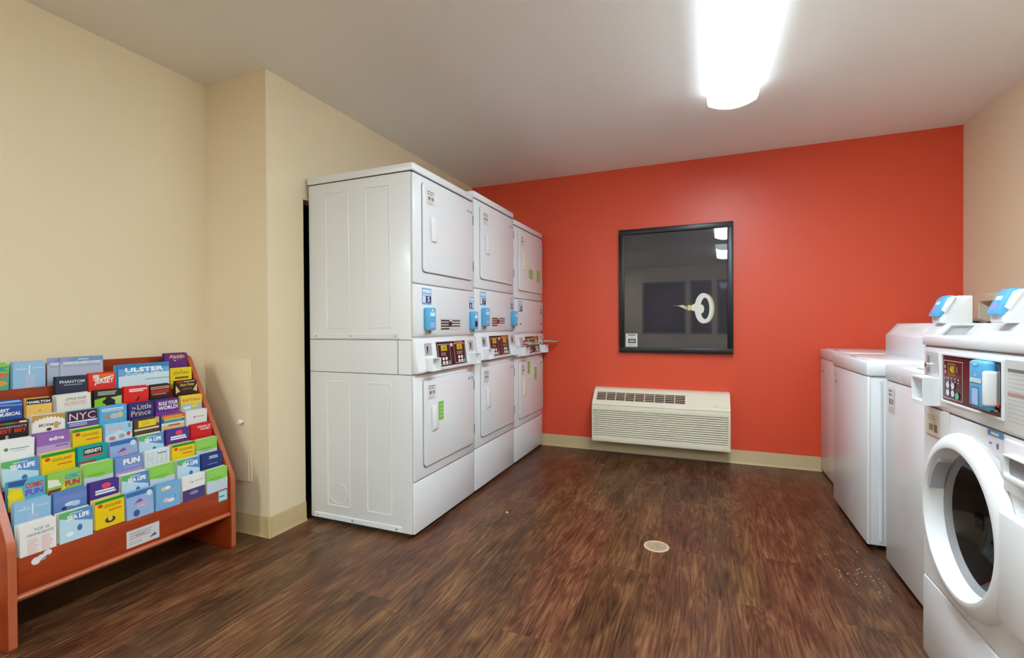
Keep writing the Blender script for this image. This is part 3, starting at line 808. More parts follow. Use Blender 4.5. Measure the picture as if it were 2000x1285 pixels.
# ------------------------------------------------------------------ framed picture
fx0, fx1, pz0, pz1, fw = -.693, .197, .864, 1.908, .043
pc = thing('framed_picture', ((fx0+fx1)/2, YR, (pz0+pz1)/2), 'black framed dark picture of a key behind glass on the red wall', 'picture')
hw, hh = (fx1-fx0)/2, (pz1-pz0)/2
pc.rotation_euler = (0, 0, -.015); pc.location.y = YR-.008
for nm, x0, x1, z0, z1 in (('frame_rail', -hw, hw, hh-fw, hh), ('frame_rail', -hw, hw, -hh, -hh+fw), ('frame_stile', -hw, -hw+fw, -hh+fw, hh-fw), ('frame_stile', hw-fw, hw, -hh+fw, hh-fw)):
    obj(nm, B().box(x0, x1, -.034, -.001, z0, z1), FRAMEBLK, pc, bevel=.003)
def print_mat():
    m = bpy.data.materials.new('dark_print'); m.use_nodes = True; nt = m.node_tree; b = nt.nodes['Principled BSDF']
    tc = nt.nodes.new('ShaderNodeTexCoord'); n = nt.nodes.new('ShaderNodeTexNoise'); n.inputs['Scale'].default_value = 3.2; n.inputs['Detail'].default_value = 4
    nt.links.new(tc.outputs['Object'], n.inputs['Vector'])
    cr = nt.nodes.new('ShaderNodeValToRGB'); e = cr.color_ramp.elements
    e[0].position = .35; e[0].color = (*lin((16, 20, 34)), 1); e[1].position = .68; e[1].color = (*lin((44, 30, 46)), 1)
    nt.links.new(n.outputs['Fac'], cr.inputs[0]); nt.links.new(cr.outputs[0], b.inputs['Base Color'])
    b.inputs['Roughness'].default_value = .6
    return m
pr = obj('print', B().box(-hw+fw-.004, hw-fw+.004, -.012, -.002, -hh+fw-.004, hh-fw+.004), print_mat(), pc)
# the key, flat print on the picture
def U(px_): return px_
k = Print((0, -.0121, 0), (1, 0, 0), (0, 0, 1), .0004)
kx, kz = .222, -.142
GOLD = (196, 180, 120); IV = (232, 229, 218)
k.p([(kx-.235, kz+.012), (kx-.15, kz+.012), (kx-.12, kz-.008), (kx-.12, kz-.022), (kx-.15, kz+.002)], (150, 140, 90))
k.p([(kx-.19, kz+.012), (kx-.15, kz+.016), (kx-.12, kz-.002), (kx-.12, kz-.024), (kx-.17, kz-.0)], (206, 200, 160))
k.e(kx-.105, kz-.008, .02, .026, (120, 96, 40)).e(kx-.1, kz-.008, .018, .022, (214, 196, 130))
k.e(kx+.026, kz-.016, .062, .118, (140, 118, 70), 40).e(kx+.02, kz-.016, .062, .118, (206, 196, 176), 40).e(kx+.004, kz-.014, .066, .122, IV, 40)
k.p([(kx-.085, kz+.012), (kx-.05, kz+.03), (kx-.05, kz-.04), (kx-.085, kz-.03)], IV)
k.e(kx+.016, kz-.016, .033, .086, (30, 32, 38), 40)
k.e(kx-.012, kz-.02, .022, .036, IV, 24).e(kx-.008, kz-.02, .0, .0, IV, 3)
k.build('key_image', pr)
gl = obj('glass', B().box(-hw+fw-.003, hw-fw+.003, -.0185, -.0155, -hh+fw-.003, hh-fw+.003), GLASS, pc)
s_ = Print((-hw+fw+.012, -.0185, -hh+fw+.006), (1, 0, 0), (0, 0, 1), .0006)
s_.r(0, 0, .098, .112, (214, 210, 208)).lines(.018, .094, .086, .106, 1, (70, 66, 66), .7).lines(.028, .08, .07, .086, 1, (150, 146, 146), .6)
s_.r(.02, .03, .084, .068, (34, 34, 36)).t('888', .028, .036, .076, .062, (210, 210, 206), .0).lines(.018, .01, .082, .018, 1, (140, 136, 132), .6)
s_.build('glass_sticker', gl)

# ------------------------------------------------------------------ access panel in the pier
ap = thing('access_panel', (-2.4, YC, .28), 'cream painted access panel with small knob in the pier', 'access panel')
obj('door_leaf', B().box(XL+.002+2.4, -2.247+2.4, -.014, -.002, 0, .648), CREAM, ap, bevel=.002)
obj('edge_trim', B().box(-2.247+2.4, -2.236+2.4, -.009, -.0005, .0, .648), mat('light_trim', (226, 210, 178), .5, var=.03), ap, bevel=.001)
kb = B().cyl((-2.285+2.4, -.014, .317), (-2.285+2.4, -.03, .317), .006, 12).cyl((-2.285+2.4, -.03, .317), (-2.285+2.4, -.042, .317), .014, 16, .012)
obj('knob', kb, OFFW, ap, bevel=.001, seg=1)

# ------------------------------------------------------------------ floor drain and lint
fd = thing('floor_drain', (-.231, 2.427, 0), 'round tan perforated drain cover in the wood-look floor', 'drain')
circ = lambda r, n=40: [(r*math.cos(2*math.pi*i/n), r*math.sin(2*math.pi*i/n)) for i in range(n)]
TAN = mat('drain_tan', (196, 170, 140), .4, var=.05)
obj('rim', B().ring(circ(.061), circ(.05), 'Z', .0002, .005), TAN, fd, bevel=.001, seg=1)
obj('sump', B().prism(circ(.0505), 'Z', .0002, .0012), mat('drain_dark', (40, 32, 24), .7, var=.1), fd)
for i in range(-3, 4):
    q = i*.0138; hl = math.sqrt(max(.0505**2-q*q, 0))
    for ang in (.4, .4+math.pi/2):
        o = obj('grate_bar', B().box(-hl, hl, q-.0026, q+.0026, .001, .0042), TAN, fd); o.rotation_euler = (0, 0, ang)
cr_ = thing('crumb', (-1.084, 2.545, 0), 'small pale crumb on the floor beside the dryers', 'crumb')
obj('crumb_body', B().prism([(-.007, -.004), (.004, -.006), (.008, .001), (.002, .006), (-.006, .004)], 'Z', .0002, .008), mat('crumb_cream', (224, 196, 150), .8, var=.1), cr_, bevel=.002)
lb = B(); rl = random.Random(11)
for i in range(46):
    xx, yy = rl.gauss(.62, .06), rl.gauss(2.45, .12)
    if i > 34: xx, yy = rl.uniform(.1, .7), rl.uniform(2.0, 3.3)
    if xx > .735: continue
    r_ = rl.uniform(.0007, .0022)
    lb.box(xx-r_, xx+r_, yy-r_*rl.uniform(.4, 1), yy+r_, .0001, .0015)
li = obj('lint_specks', lb, mat('lint_white', (220, 206, 196), .9, var=.05))
tag(li, 'scattered white lint specks on the floor beside the washers', 'lint'); li['kind'] = 'stuff'

# ------------------------------------------------------------------ brochure rack
RX, RY = -2.36, 1.236
rk = thing('brochure_rack', (RX, RY, 0), 'cherry wood tiered brochure rack against the cream wall', 'rack')
yo0, yi0, yi1, yo1 = .818-RY, .843-RY, 1.627-RY, 1.652-RY
xb = XL+.016-RX
side = [(xb, 0), (-2.178-RX, 0), (-2.178-RX, .335), (-2.182-RX, .36), (-2.19-RX, .378), (-2.488-RX, .928), (-2.5-RX, .945), (-2.517-RX, .955), (xb, .957)]
for a, b_ in ((yo0, yi0), (yi1, yo1)):
    sp = obj('side_panel', B().prism(side, 'Y', a, b_), CHERRY, rk, bevel=.004)
    # rounded front edge in a lighter cherry tone
    ed = [(-2.179, .012), (-2.179, .335), (-2.183, .36), (-2.191, .378), (-2.489, .928), (-2.5, .944)]
    vs = []; fs = []
    for i, (xx, zz) in enumerate(ed):
        vs += [(xx-RX+.0035, a+.002, zz+.001), (xx-RX+.0035, b_-.002, zz+.001), (xx-RX-.004, b_-.0008, zz-.003), (xx-RX-.004, a+.0008, zz-.003)]
    for i in range(len(ed)-1):
        for k_ in range(4): fs.append((i*4+k_, i*4+(k_+1) % 4, i*4+4+(k_+1) % 4, i*4+4+k_))
    fs += [(0, 1, 2, 3), tuple(range(len(vs)-4, len(vs)))]
    obj('edge_band', B().poly(vs, fs), CHERRY_EDGE, sp)
obj('back_panel', B().box(xb, xb+.012, yi0, yi1, .2, .955), CHERRY, rk)
fb = obj('front_board', B().box(-2.205-RX, -2.19-RX, yi0, yi1, .178, .312), CHERRY, rk, bevel=.002)
obj('front_rail', B().prism([(-2.200-RX+.021*math.cos(t_), .173+.0125*math.sin(t_)) for t_ in [2*math.pi*i/16 for i in range(16)]], 'Y', yi0, yi1), CHERRY_EDGE, rk)
obj('bottom_shelf', B().box(xb+.012, -2.21-RX, yi0, yi1, .178, .192), CHERRY, rk)
TX = lambda k_: -2.190-.0365*k_          # cover plane of tier k
TZ = lambda k_: .4215+.0682*k_           # brochure tops of tier k
for k_ in range(8):
    obj('tier_board', B().box(TX(k_)-.030-RX, TX(k_)-.025-RX, yi0, yi1, .192, TZ(k_)-.033), CHERRY, rk)
p = Print((-2.19-RX, 1.178-RY, .196), (0, 1, 0), (0, 0, 1), .0006)
p.r(0, 0, .125, .07, (206, 204, 204)).lines(.012, .03, .12, .06, 3, (140, 140, 150), .3, 2).lines(.01, .01, .08, .024, 2, (150, 150, 160), .3).r(.035, .04, .07, .045, (206, 120, 130)).p([(.085, .014), (.115, .018), (.106, .03)], (70, 90, 160))
p.build('white_sticker', fb)
p = Print((-2.19-RX, 1.572-RY, .252), (0, 1, 0), (0, 0, 1), .0006)
p.r(0, 0, .045, .05, (150, 208, 208)).lines(.004, .006, .043, .046, 4, (226, 240, 240), .4).r(.004, .02, .03, .027, (40, 140, 150))
p.build('teal_sticker', fb)
p = Print((-2.19-RX, .885-RY, .268), (0, 1, 0), (0, 0, 1), .0006)
p.e(.012, .012, .013, .013, (224, 222, 228)).e(.028, .018, .014, .011, (224, 222, 228)).e(.044, .028, .012, .011, (224, 222, 228)).p([(.02, .004), (.046, .018), (.05, .024), (.03, .014)], (92, 70, 140))
p.build('torn_sticker', fb)

# ------------------------------------------------------------------ brochures
YE = [.848, .957, 1.067, 1.175, 1.285, 1.396, 1.509, 1.622]
WH = (240, 240, 240)
TIER = ['front tier', 'second tier', 'third tier', 'fourth tier', 'fifth tier', 'sixth tier', 'seventh tier', 'eighth tier', 'top tier']
LOWER = .125      # how far a brochure reaches down into its pocket
rb = random.Random(21)
def art_sea(p, w_, h):
    p.r(0, 0, w_, h-.0, (86, 140, 200)).p([(0, h), (0, h-.05), (w_*.55, h)], (96, 178, 110)).p([(0, h-.02), (0, 0), (w_, 0), (w_, h-.055), (w_*.4, h-.035)], (188, 218, 234))
    p.t('SEA LIFE', w_*.22, h-.034, w_*.9, h-.016, WH, .05).r(w_*.3, h-.012, w_*.7, h-.009, (206, 232, 240)).e(w_*.6, h-.07, w_*.08, .012, (70, 110, 170)).e(w_*.3, h-.085, w_*.12, .008, (230, 240, 246))
def art_yel(p, w_, h):
    p.r(0, h-.012, w_, h, (30, 148, 46)).e(w_*.17, h-.022, .008, .007, (226, 60, 40)).t('LEGOLAND', w_*.3, h-.034, w_*.9, h-.022, (176, 130, 10), .03)
    p.r(w_*.45, h-.05, w_*.9, h-.045, (214, 110, 20)).e(w_*.5, h-.085, w_*.18, .012, (70, 64, 60)).e(w_*.5, h-.08, w_*.08, .01, (236, 200, 90))
def art_green(p, w_, h):
    p.lines(w_*.1, h-.035, w_*.9, h-.01, 4, (168, 212, 120), .35).p([(0, 0), (w_, 0), (w_, h-.055), (w_*.5, h-.06), (0, h-.05)], (196, 208, 226)).r(w_*.15, h-.05, w_*.7, h-.044, (122, 176, 60))
def art_tower(p, w_, h):
    p.r(w_*.47, h-.1, w_*.51, h-.012, (226, 238, 246)).r(w_*.1, h-.028, w_*.42, h-.024, (206, 222, 238)).p([(w_*.24, h-.02), (w_*.28, h-.02), (w_*.26, h-.013)], (230, 238, 246)).r(w_*.36, h-.1, w_*.66, h-.05, (176, 194, 222)).r(w_*.58, h-.026, w_*.92, h-.022, (196, 216, 236))
def art_fest(p, w_, h):
    p.r(0, h-.018, w_, h, (52, 112, 172)).e(w_*.85, h-.02, .011, .012, (206, 226, 240)).p([(w_*.24, h-.052), (w_*.5, h-.03), (w_*.46, h-.04)], (196, 40, 130)).p([(w_*.3, h-.05), (w_*.52, h-.034), (w_*.6, h-.046)], (120, 90, 180)).r(w_*.35, h-.058, w_*.85, h-.051, (226, 160, 170)).r(w_*.35, h-.066, w_*.7, h-.062, (236, 200, 190)).e(w_*.35, h-.09, .012, .014, (70, 84, 150))
def art_purple(p, w_, h):
    p.e(w_*.55, h-.02, .016, .011, (226, 74, 96)).lines(w_*.18, h-.052, w_*.92, h-.032, 2, WH, .7, 5).r(0, 0, w_, h-.066, (214, 60, 90))
def art_comic(p, w_, h):
    p.p([(0, 0), (0, h-.02), (w_*.35, h-.03), (w_*.55, 0)], (226, 206, 44)).e(w_*.18, h-.05, .02, .015, (236, 216, 40)).p([(0, h), (0, h-.018), (w_*.4, h-.022), (w_*.5, h)], (52, 90, 150))
    p.t('COMIC', w_*.45, h-.036, w_*.95, h-.016, (214, 60, 60), .04).t('FUN', w_*.45, h-.062, w_*.95, h-.04, (122, 84, 190), .05)
def art_comic2(p, w_, h):
    p.p([(0, h-.02), (w_*.3, h-.026), (w_*.4, h-.05), (0, h-.05)], (236, 232, 214)).r(0, 0, w_*.45, h-.06, (136, 60, 30)).p([(w_*.3, h-.08), (w_*.55, h-.03), (w_*.5, h-.08)], (236, 214, 40))
    p.t('COMIC', w_*.5, h-.034, w_*.95, h-.014, (60, 160, 196), .04).t('FUN', w_*.5, h-.06, w_*.95, h-.038, (206, 50, 70), .05)
def art_top10(p, w_, h):
    p.t('TOP 10', w_*.38, h-.033, w_*.8, h-.023, (130, 130, 134)).t('HIGHLIGHTS', w_*.2, h-.048, w_*.92, h-.038, (130, 130, 134)).lines(w_*.2, h-.11, w_*.52, h-.055, 9, (224, 170, 166), .4).lines(w_*.58, h-.11, w_*.9, h-.055, 9, (224, 170, 166), .4, 3)
def art_sky(p, w_, h):
    p.e(w_*.28, h-.024, .009, .009, (240, 200, 120)).e(w_*.45, h-.022, .013, .007, WH).r(w_*.35, h-.034, w_*.9, h-.03, (206, 160, 170)).e(w_*.4, h-.075, .012, .01, (226, 190, 206)).e(w_*.6, h-.08, .016, .008, (236, 226, 236)).r(w_*.75, h-.06, w_*.78, h-.09, (110, 140, 180))
def art_nwhite(p, w_, h):
    p.p([(w_*.3, h-.02), (w_*.36, h-.034), (w_*.33, h-.034)], (220, 130, 60)).p([(w_*.4, h-.034), (w_*.4, h-.02), (w_*.45, h-.034)], (60, 130, 90)).r(w_*.5, h-.03, w_*.95, h-.026, (176, 180, 188)).r(0, 0, w_, h-.06, (80, 66, 120)).e(w_*.5, h-.08, .02, .008, (150, 140, 176))
def art_blue(p, w_, h):
    p.r(0, h-.04, w_, h-.018, (112, 136, 200)).r(w_*.3, h-.022, w_*.75, h-.018, (140, 130, 190)).e(w_*.5, h-.052, .018, .008, (200, 220, 240)).e(w_*.65, h-.055, .014, .01, (186, 206, 236)).e(w_*.3, h-.065, .008, .006, (70, 50, 70))
def art_navy(p, w_, h):
    p.lines(w_*.35, h-.026, w_*.85, h-.01, 2, (206, 214, 230), .6, 8).r(w_*.3, h-.052, w_*.75, h-.048, (120, 136, 180))
def art_fun(p, w_, h):
    p.t('FUN', w_*.28, h-.036, w_*.9, h-.012, WH, .05).r(w_*.3, h-.048, w_*.85, h-.044, (190, 160, 200)).r(0, 0, w_, h-.062, (196, 150, 196))
def art_sched(p, w_, h):
    for i in range(5): p.lines(w_*(.06+.18*i), h-.065, w_*(.2+.18*i), h-.01, 8, (176, 184, 192), .4, i)
    p.r(w_*.5, h-.022, w_*.85, h-.018, (80, 84, 96)).r(w_*.1, h-.05, w_*.3, h-.034, (196, 216, 206))
def art_teal(p, w_, h):
    p.r(w_*.18, h-.036, w_*.82, h-.01, (60, 24, 20)).t("HERSHEY'S", w_*.22, h-.03, w_*.78, h-.014, WH, .03).r(w_*.1, h-.044, w_*.85, h-.038, (230, 70, 44)).r(0, 0, w_*.6, h-.058, (150, 84, 56)).r(w_*.1, 0, w_*.4, h-.066, (206, 140, 106))
def art_met(p, w_, h):
    p.t('SPRING AT', w_*.3, h-.02, w_*.95, h-.010, (248, 226, 226)).t('THE MET', w_*.42, h-.033, w_*.92, h-.023, (248, 226, 226))
def art_white(p, w_, h):
    p.e(w_*.22, h-.032, .006, .006, (60, 150, 90)).r(w_*.32, h-.034, w_*.85, h-.03, (150, 170, 160)).r(w_*.4, h-.042, w_*.75, h-.039, (190, 196, 194))
def art_edge(p, w_, h):
    p.r(0, 0, w_, h-.045, (190, 160, 206)).t('edge', w_*.36, h-.034, w_*.82, h-.014, WH, .03).r(w_*.55, h-.056, w_*.95, h-.05, (140, 100, 160))
def art_pep(p, w_, h):
    p.r(w_*.1, h-.024, w_*.6, h-.014, (230, 170, 180)).t('5', w_*.84, h-.022, w_*.93, h-.006, (60, 60, 120)).p([(0, 0), (w_, 0), (w_, h-.05), (w_*.5, h-.03), (0, h-.05)], (206, 222, 232)).e(w_*.25, h-.06, .012, .008, (214, 110, 110)).e(w_*.6, h-.056, .012, .01, (150, 180, 170)).e(w_*.85, h-.05, .007, .009, (200, 70, 70))
def art_yelpic(p, w_, h):
    p.r(w_*.16, h-.036, w_*.88, h-.006, (232, 204, 40)).lines(w_*.3, h-.028, w_*.75, h-.014, 2, (190, 150, 20), .4).r(0, h-.05, w_, h-.042, (226, 206, 180)).p([(w_*.85, h), (w_, h), (w_, h-.03), (w_*.8, h-.02)], (206, 180, 140))
def art_stripe(p, w_, h):
    p.r(0, h-.018, w_, h, (214, 90, 50)).r(w_*.1, h-.014, w_*.9, h-.008, (236, 170, 60)).r(w_*.1, h-.026, w_, h-.018, (226, 196, 50)).r(w_*.1, h-.034, w_*.9, h-.028, (70, 170, 200)).r(0, h-.05, w_, h-.038, (214, 226, 200)).r(0, 0, w_, h-.05, (226, 190, 140)).r(w_*.3, h-.055, w_*.8, h-.048, (196, 70, 50))
def art_blank(p, w_, h):
    p.r(w_*.45, h-.034, w_*.85, h-.030, (170, 168, 164)).r(w_*.35, h-.036, w_*.43, h-.029, (110, 106, 104))
def art_best(p, w_, h):
    p.r(w_*.0, h-.012, w_, h-.006, (176, 60, 50)).r(w_*.35, h-.012, w_*.6, h-.006, (70, 150, 90)).r(w_*.75, h-.01, w_*.95, h-.004, (226, 220, 216)).t("BROADWAY'S", w_*.1, h-.026, w_*.95, h-.018, (206, 180, 176)).t('BEST BET', w_*.1, h-.044, w_*.95, h-.030, (206, 50, 40), .04).r(w_*.36, 0, w_*.44, h-.052, (170, 166, 164))
def art_mormon(p, w_, h):
    p.r(0, h-.026, w_, h, (190, 146, 70)).p([(w_*(.05+.9*i/16), h-.022-.012*math.sin(math.pi*i/16)*-1 + (.004 if i % 2 else -.004)) for i in range(17)]+[(w_, h-.06), (w_, 0), (0, 0), (0, h-.06)], (236, 232, 226))
    p.t('MORMON', w_*.2, h-.046, w_*.85, h-.034, (120, 96, 60)).e(w_*.5, h-.058, .008, .006, (60, 50, 50)).e(w_*.72, h-.044, .008, .014, (196, 160, 100))
def art_nyc(p, w_, h):
    p.r(0, h-.04, w_, h, (60, 30, 66)).t('NYC', w_*.06, h-.037, w_*.95, h-.008, (236, 196, 206), .0).r(0, h-.045, w_, h-.041, WH).r(0, 0, w_, h-.047, (90, 80, 150)).lines(w_*.05, h-.062, w_*.95, h-.048, 2, (200, 206, 230), .5)
def art_dand(p, w_, h):
    p.r(w_*.08, h-.022, w_*.86, h-.010, (236, 240, 244)).r(w_*.1, h-.02, w_*.84, h-.0135, (160, 190, 214)).e(w_*.3, h-.045, .014, .01, (170, 150, 130)).e(w_*.55, h-.045, .018, .012, (196, 190, 190)).e(w_*.75, h-.042, .01, .013, (214, 196, 130))
def art_prince(p, w_, h):
    p.t('The', w_*.12, h-.026, w_*.28, h-.016, (226, 206, 150)).t('Little', w_*.34, h-.03, w_*.9, h-.008, (236, 216, 160), .0).t('Prince', w_*.1, h-.058, w_*.88, h-.034, (236, 216, 160), .0)
def art_world(p, w_, h):
    p.t('RULE YOUR', w_*.12, h-.026, w_*.95, h-.008, (236, 226, 240), .04).t('WORLD!', w_*.1, h-.048, w_*.95, h-.029, (236, 226, 240), .04).r(w_*.0, 0, w_, h-.056, (150, 50, 160))
def art_raft(p, w_, h):
    p.t('RAFTING', w_*.08, h-.03, w_*.92, h-.015, (190, 110, 80), .02).r(0, 0, w_, h-.042, (170, 186, 200)).e(w_*.65, h-.055, .018, .008, (226, 206, 40)).e(w_*.3, h-.06, .02, .007, (226, 236, 240))
def art_musical(p, w_, h):
    p.p([(0, h-.008), (w_, h-.016), (w_, h-.022), (0, h-.014)], (110, 150, 214)).p([(0, h), (w_*.9, h), (w_, h-.008), (0, h-.006)], (150, 186, 230)).t('BEST', w_*.3, h-.04, w_*.62, h-.028, WH, .04, .2).t('MUSICAL', w_*.3, h-.056, w_*.95, h-.043, WH, .04, .2)
def art_ham(p, w_, h):
    p.r(0, h-.022, w_, h, (28, 24, 22)).t('HAMILTON', w_*.02, h-.018, w_*.92, h-.008, WH, .03).p([(w_*.5, h-.052), (w_*.54, h-.052), (w_*.52, h-.04)], (60, 44, 30))
def art_shop(p, w_, h):
    p.t('LITTLE SHOP', w_*.26, h-.024, w_*.86, h-.014, (110, 110, 106), .02).t('HORRORS', w_*.22, h-.046, w_*.86, h-.028, (206, 150, 130), .0)
def art_grnblk(p, w_, h):
    p.lines(w_*.12, h-.024, w_*.95, h-.006, 3, (206, 206, 190), .5, 9).p([(0, h-.04), (w_*.4, h-.032), (w_*.4, 0), (0, 0)], (140, 196, 40)).p([(w_*.6, h-.036), (w_, h-.03), (w_, 0), (w_*.75, h-.06)], (176, 206, 120)).e(w_*.52, h-.052, .024, .012, (24, 22, 20))
def art_red(p, w_, h):
    p.lines(w_*.2, h-.024, w_*.95, h-.008, 2, (244, 214, 210), .7, 12).p([(w_*.45, h-.07), (w_*.52, h-.05), (w_*.66, h-.038), (w_*.6, h-.06)], (110, 20, 24))
def art_dark(p, w_, h):
    p.r(w_*.02, h-.02, w_*.95, h-.008, (206, 160, 130)).lines(w_*.05, h-.018, w_*.9, h-.01, 1, (110, 70, 50), .5).r(w_*.02, h-.04, w_*.95, h-.024, (176, 40, 40)).r(w_*.1, h-.046, w_*.8, h-.043, (226, 190, 160))
def art_hp(p, w_, h):
    p.r(w_*.05, h-.008, w_*.3, h-.002, (206, 40, 40)).r(w_*.35, h-.007, w_*.9, h-.003, (214, 196, 176)).t('Harry Potter', w_*.2, h-.032, w_*.88, h-.012, (226, 190, 60), .02).p([(0, h-.02), (w_*.2, h-.05), (0, h-.06)], (226, 196, 140)).p([(w_, h-.02), (w_*.8, h-.05), (w_, h-.06)], (226, 196, 140)).r(w_*.3, h-.043, w_*.75, h-.039, (170, 120, 80))
def art_phantom(p, w_, h):
    p.t('PHANTOM', w_*.12, h-.028, w_*.93, h-.016, (206, 210, 216), .03).r(w_*.25, h-.037, w_*.85, h-.033, (150, 154, 166))
def art_jersey(p, w_, h):
    p.r(w_*.4, h-.018, w_*.95, h-.004, (230, 120, 40)).r(w_*.15, h-.022, w_*.38, h-.006, (214, 214, 196)).p([(w_*.15, h-.028), (w_*.9, h-.014), (w_*.9, h-.018), (w_*.15, h-.031)], WH).t('JERSEY', w_*.2, h-.052, w_*.92, h-.022, (240, 232, 230), .03)
def art_lion(p, w_, h):
    p.t('THE', w_*.45, h-.016, w_*.55, h-.011, (70, 56, 10)).t('LION KING', w_*.12, h-.033, w_*.85, h-.019, (70, 56, 10), .0)
    for i in range(7): p.e(w_*(.25+.09*i), h-.05, .004, .006, (50, 40, 10), 8)
def art_ctop(p, w_, h):
    p.r(0, 0, w_, h-.035, (60, 170, 150)).t('COMIC', w_*.3, h-.03, w_*.95, h-.010, (30, 140, 170), .04).t('FUN', w_*.4, h-.056, w_*.95, h-.034, (230, 90, 60), .05).e(w_*.7, h-.075, .02, .01, (230, 150, 40))
def art_gny(p, w_, h):
    p.r(0, h-.02, w_, h, (110, 150, 196)).p([(0, h), (w_*.3, h), (0, h-.03)], (150, 150, 196)).r(w_*.4, h-.014, w_*.65, h-.009, (206, 214, 200)).t('GREATER NEW YORK', w_*.06, h-.030, w_*.93, h-.020, (238, 236, 240), .03).t('Visitors & Association Guide', w_*.06, h-.040, w_*.92, h-.034, (96, 110, 160), .0)
def art_ulster(p, w_, h):
    p.r(0, h-.022, w_, h, (50, 130, 186)).p([(0, h-.055), (w_, h-.045), (w_, 0), (0, 0)], (206, 222, 236)).t('ULSTER', w_*.12, h-.038, w_*.88, h-.017, (246, 248, 250), .04).t('COUNTY', w_*.12, h-.062, w_*.88, h-.043, (206, 228, 240), .02).r(w_*.5, h-.078, w_, h-.072, (150, 190, 180))
def art_aladdin(p, w_, h):
    p.t('Aladdin', w_*.2, h-.024, w_*.88, h-.006, (230, 196, 110), .02).r(w_*.35, h-.029, w_*.8, h-.027, (196, 150, 190)).r(w_*.4, h-.038, w_*.5, h-.034, (236, 206, 226))

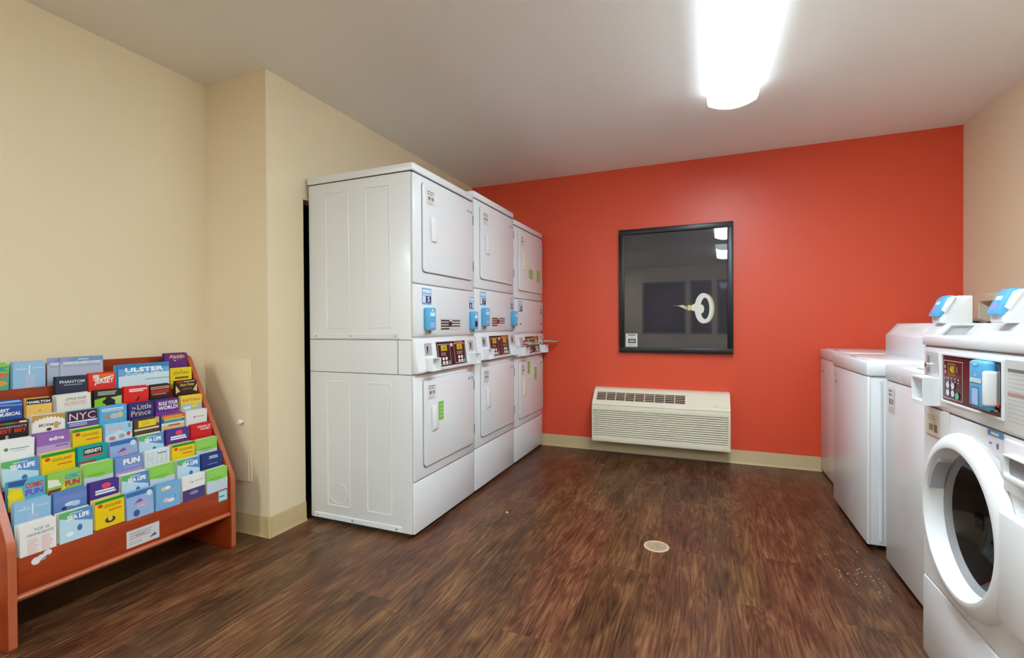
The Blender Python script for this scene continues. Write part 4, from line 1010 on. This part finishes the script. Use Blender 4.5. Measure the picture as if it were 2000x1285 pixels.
BR = [  # tier, first pocket edge, last pocket edge, base colour, art, description
 (0, 0, 1, (232, 230, 228), art_top10, 'white brochure listing highlights in two pink columns'),
 (0, 1, 2, (120, 170, 214), art_sea, 'blue sea-themed brochure between white and yellow ones'),
 (0, 2, 3, (238, 200, 20), art_yel, 'yellow brochure with green top strip'),
 (0, 3, 4, (150, 178, 222), art_fest, 'pale blue brochure with magenta swoosh'),
 (0, 4, 5, (120, 176, 220), art_sky, 'plain sky blue brochure with small sun'),
 (0, 5, 6, (234, 232, 230), art_nwhite, 'white brochure with purple lower half'),
 (0, 6, 7, (140, 206, 84), art_green, 'lime green brochure'),
 (1, 0, 1, (150, 192, 226), art_tower, 'light blue brochure with pale tower'),
 (1, 1, 2, (96, 132, 192), art_blue, 'mid blue brochure with small clouds'),
 (1, 2, 3, (76, 52, 136), art_purple, 'purple brochure with red emblem'),
 (1, 3, 4, (120, 170, 214), art_sea, 'blue sea-themed brochure beside the purple one'),
 (1, 4, 5, (140, 206, 84), art_green, 'lime green brochure'),
 (1, 5, 6, (120, 170, 214), art_sea, 'blue sea-themed brochure beside the navy one'),
 (1, 6, 7, (38, 56, 120), art_navy, 'navy brochure with pale heading'),
 (2, 0, 1, (90, 180, 206), art_comic, 'blue and yellow cartoon-style brochure'),
 (2, 1, 2, (150, 204, 90), art_comic2, 'green and brown cartoon-style brochure'),
 (2, 2, 3, (140, 206, 84), art_green, 'lime green brochure beside cartoon-style one'),
 (2, 3, 4, (120, 146, 206), art_fun, 'periwinkle brochure headed FUN'),
 (2, 4, 5, (222, 230, 236), art_sched, 'white timetable leaflet of small grey columns'),
 (2, 5, 6, (238, 200, 20), art_yel, 'yellow brochure with green top strip'),
 (2, 6, 7, (140, 206, 84), art_green, 'lime green brochure against the side panel'),
 (3, 0, 1, (120, 170, 214), art_sea, 'blue sea-themed brochure beside the yellow one'),
 (3, 1, 2, (238, 200, 20), art_yel, 'yellow brochure with green top strip'),
 (3, 2, 3, (20, 160, 160), art_teal, 'teal brochure with brown chocolate-bar heading'),
 (3, 3, 4, (150, 178, 222), art_fest, 'pale blue brochure with magenta swoosh'),
 (3, 4, 5, (120, 170, 214), art_sea, 'blue sea-themed brochure beside the purple one'),
 (3, 5, 6, (76, 52, 136), art_purple, 'purple brochure with red emblem'),
 (3, 6, 7, (206, 26, 26), art_met, 'plain red brochure with white heading'),
 (4, 0, 1, (236, 236, 236), art_white, 'white brochure with green leaf mark'),
 (4, 1, 2, (150, 104, 178), art_edge, 'violet fading brochure with white script'),
 (4, 2, 3, (238, 200, 20), art_yel, 'yellow brochure with green top strip'),
 (4, 3, 4, (160, 206, 232), art_pep, 'pale blue brochure marked 5'),
 (4, 4, 5, (84, 66, 50), art_yelpic, 'brown brochure with large yellow block'),
 (4, 5, 6, (40, 90, 150), art_stripe, 'brochure with orange, yellow and blue stripes'),
 (4, 6, 7, (228, 226, 222), art_blank, 'plain white leaflet bulging past the side panel'),
 (5, 0, 1, (36, 30, 30), art_best, 'black brochure with red lettering'),
 (5, 1, 2, (226, 220, 208), art_mormon, 'white brochure with gold sunburst top'),
 (5, 2, 3, (120, 170, 200), art_nyc, 'plum brochure with large pink letters NYC'),
 (5, 3, 4, (96, 172, 220), art_dand, 'sky blue brochure with white heading and figures'),
 (5, 4, 5, (48, 48, 118), art_prince, 'indigo brochure with gold script'),
 (5, 5, 6, (84, 48, 120), art_world, 'violet brochure with bold white capitals'),
 (5, 6, 7, (238, 206, 50), art_raft, 'yellow rafting brochure with grey water'),
 (6, 0, 1, (44, 78, 160), art_musical, 'royal blue brochure with white slanted capitals'),
 (6, 1, 1.78, (232, 188, 96), art_ham, 'gold brochure with black top band'),
 (6, 1.86, 3, (226, 222, 212), art_shop, 'ivory brochure with grey and pink lettering'),
 (6, 3, 4, (40, 34, 28), art_grnblk, 'black and green brochure'),
 (6, 4, 5, (222, 34, 24), art_red, 'bright red brochure with white heading'),
 (6, 5, 5.85, (50, 26, 26), art_dark, 'dark brown brochure with red band'),
 (6, 6, 7, (44, 26, 24), art_hp, 'dark brochure with gold lettering'),
 (7, 1.95, 3, (44, 50, 70), art_phantom, 'charcoal blue brochure with white capitals'),
 (7, 3, 4, (222, 50, 34), art_jersey, 'red and orange brochure with white capitals'),
 (7, 6, 7, (238, 204, 30), art_lion, 'yellow brochure with thin black lettering'),
 (8, 0.1, .9, (130, 200, 70), art_ctop, 'green and teal cartoon-style brochure'),
 (8, .93, 1.9, (150, 192, 226), art_tower, 'light blue brochure with pale tower'),
 (8, 5.95, 7, (98, 30, 120), art_aladdin, 'purple brochure with gold script'),
]
def ye(v_):
    i = min(int(v_), 6); return YE[i]+(YE[i+1]-YE[i])*(v_-i)
def leaflet(name, xf, y0, y1, zt, low, base, art, label, group, lean, tilt, thick=.0022):
    w_ = y1-y0; h = low
    o = obj(name, B().box(-thick, 0, 0, w_, 0, h), ink(base), None, bevel=.0004, seg=1)
    o.location = (xf, y0, zt-h)
    o.rotation_euler = (tilt, lean, 0)
    tag(o, label, 'brochure', group)
    if art:
        p = Print((0, 0, 0), (0, 1, 0), (0, 0, 1), .0003); p.step = .00006
        art(p, w_, h)
        p.build('cover_print', o)
    return o
for k_, e0, e1, base, art, desc in BR:
    y0, y1 = ye(e0)+.0025, ye(e1)-.0025
    zt = TZ(k_)+rb.uniform(-.004, .004)
    lean = rb.uniform(-.02, .03); tilt = rb.uniform(-.02, .02)
    grp = 'brochures in the rack'
    low = LOWER if k_ else .112
    leaflet('brochure', TX(k_), y0+.004, y1, zt, low, base, art, desc+' in '+TIER[k_], grp, lean, tilt)
    nb = 3 if art in (art_mormon, art_edge, art_top10, art_shop, art_yel, art_green, art_sea, art_blank) else 2
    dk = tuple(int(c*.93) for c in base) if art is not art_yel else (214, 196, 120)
    if art is art_sea: dk = (214, 216, 190)
    if art is art_green: dk = (190, 206, 160)
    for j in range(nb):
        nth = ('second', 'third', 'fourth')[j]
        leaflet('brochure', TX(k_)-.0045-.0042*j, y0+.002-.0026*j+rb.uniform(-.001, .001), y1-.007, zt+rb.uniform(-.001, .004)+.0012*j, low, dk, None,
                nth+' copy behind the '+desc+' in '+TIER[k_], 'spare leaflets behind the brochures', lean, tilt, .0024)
# two large guides standing taller than the leaflets
leaflet('guide_booklet', TX(8), 1.102, 1.252, .979, .15, (180, 186, 204), art_gny, 'grey blue visitor guide booklet standing tallest on the top tier', 'guide booklets', 0, 0, .004)
leaflet('guide_booklet', TX(8)-.006, 1.062, 1.205, .978, .15, (176, 184, 206), art_gny, 'second grey blue guide booklet half hidden behind its twin on top tier', 'guide booklets', 0, 0, .004)
leaflet('guide_booklet', TX(7)+.004, 1.29, 1.506, .934, .165, (110, 170, 214), art_ulster, 'wide blue county guide booklet with white capitals in eighth tier', 'guide booklets', 0, 0, .004)
leaflet('guide_booklet', TX(7)-.003, 1.276, 1.49, .932, .165, (60, 140, 196), None, 'plain blue booklet edge showing behind the wide county guide', 'guide booklets', 0, 0, .004)
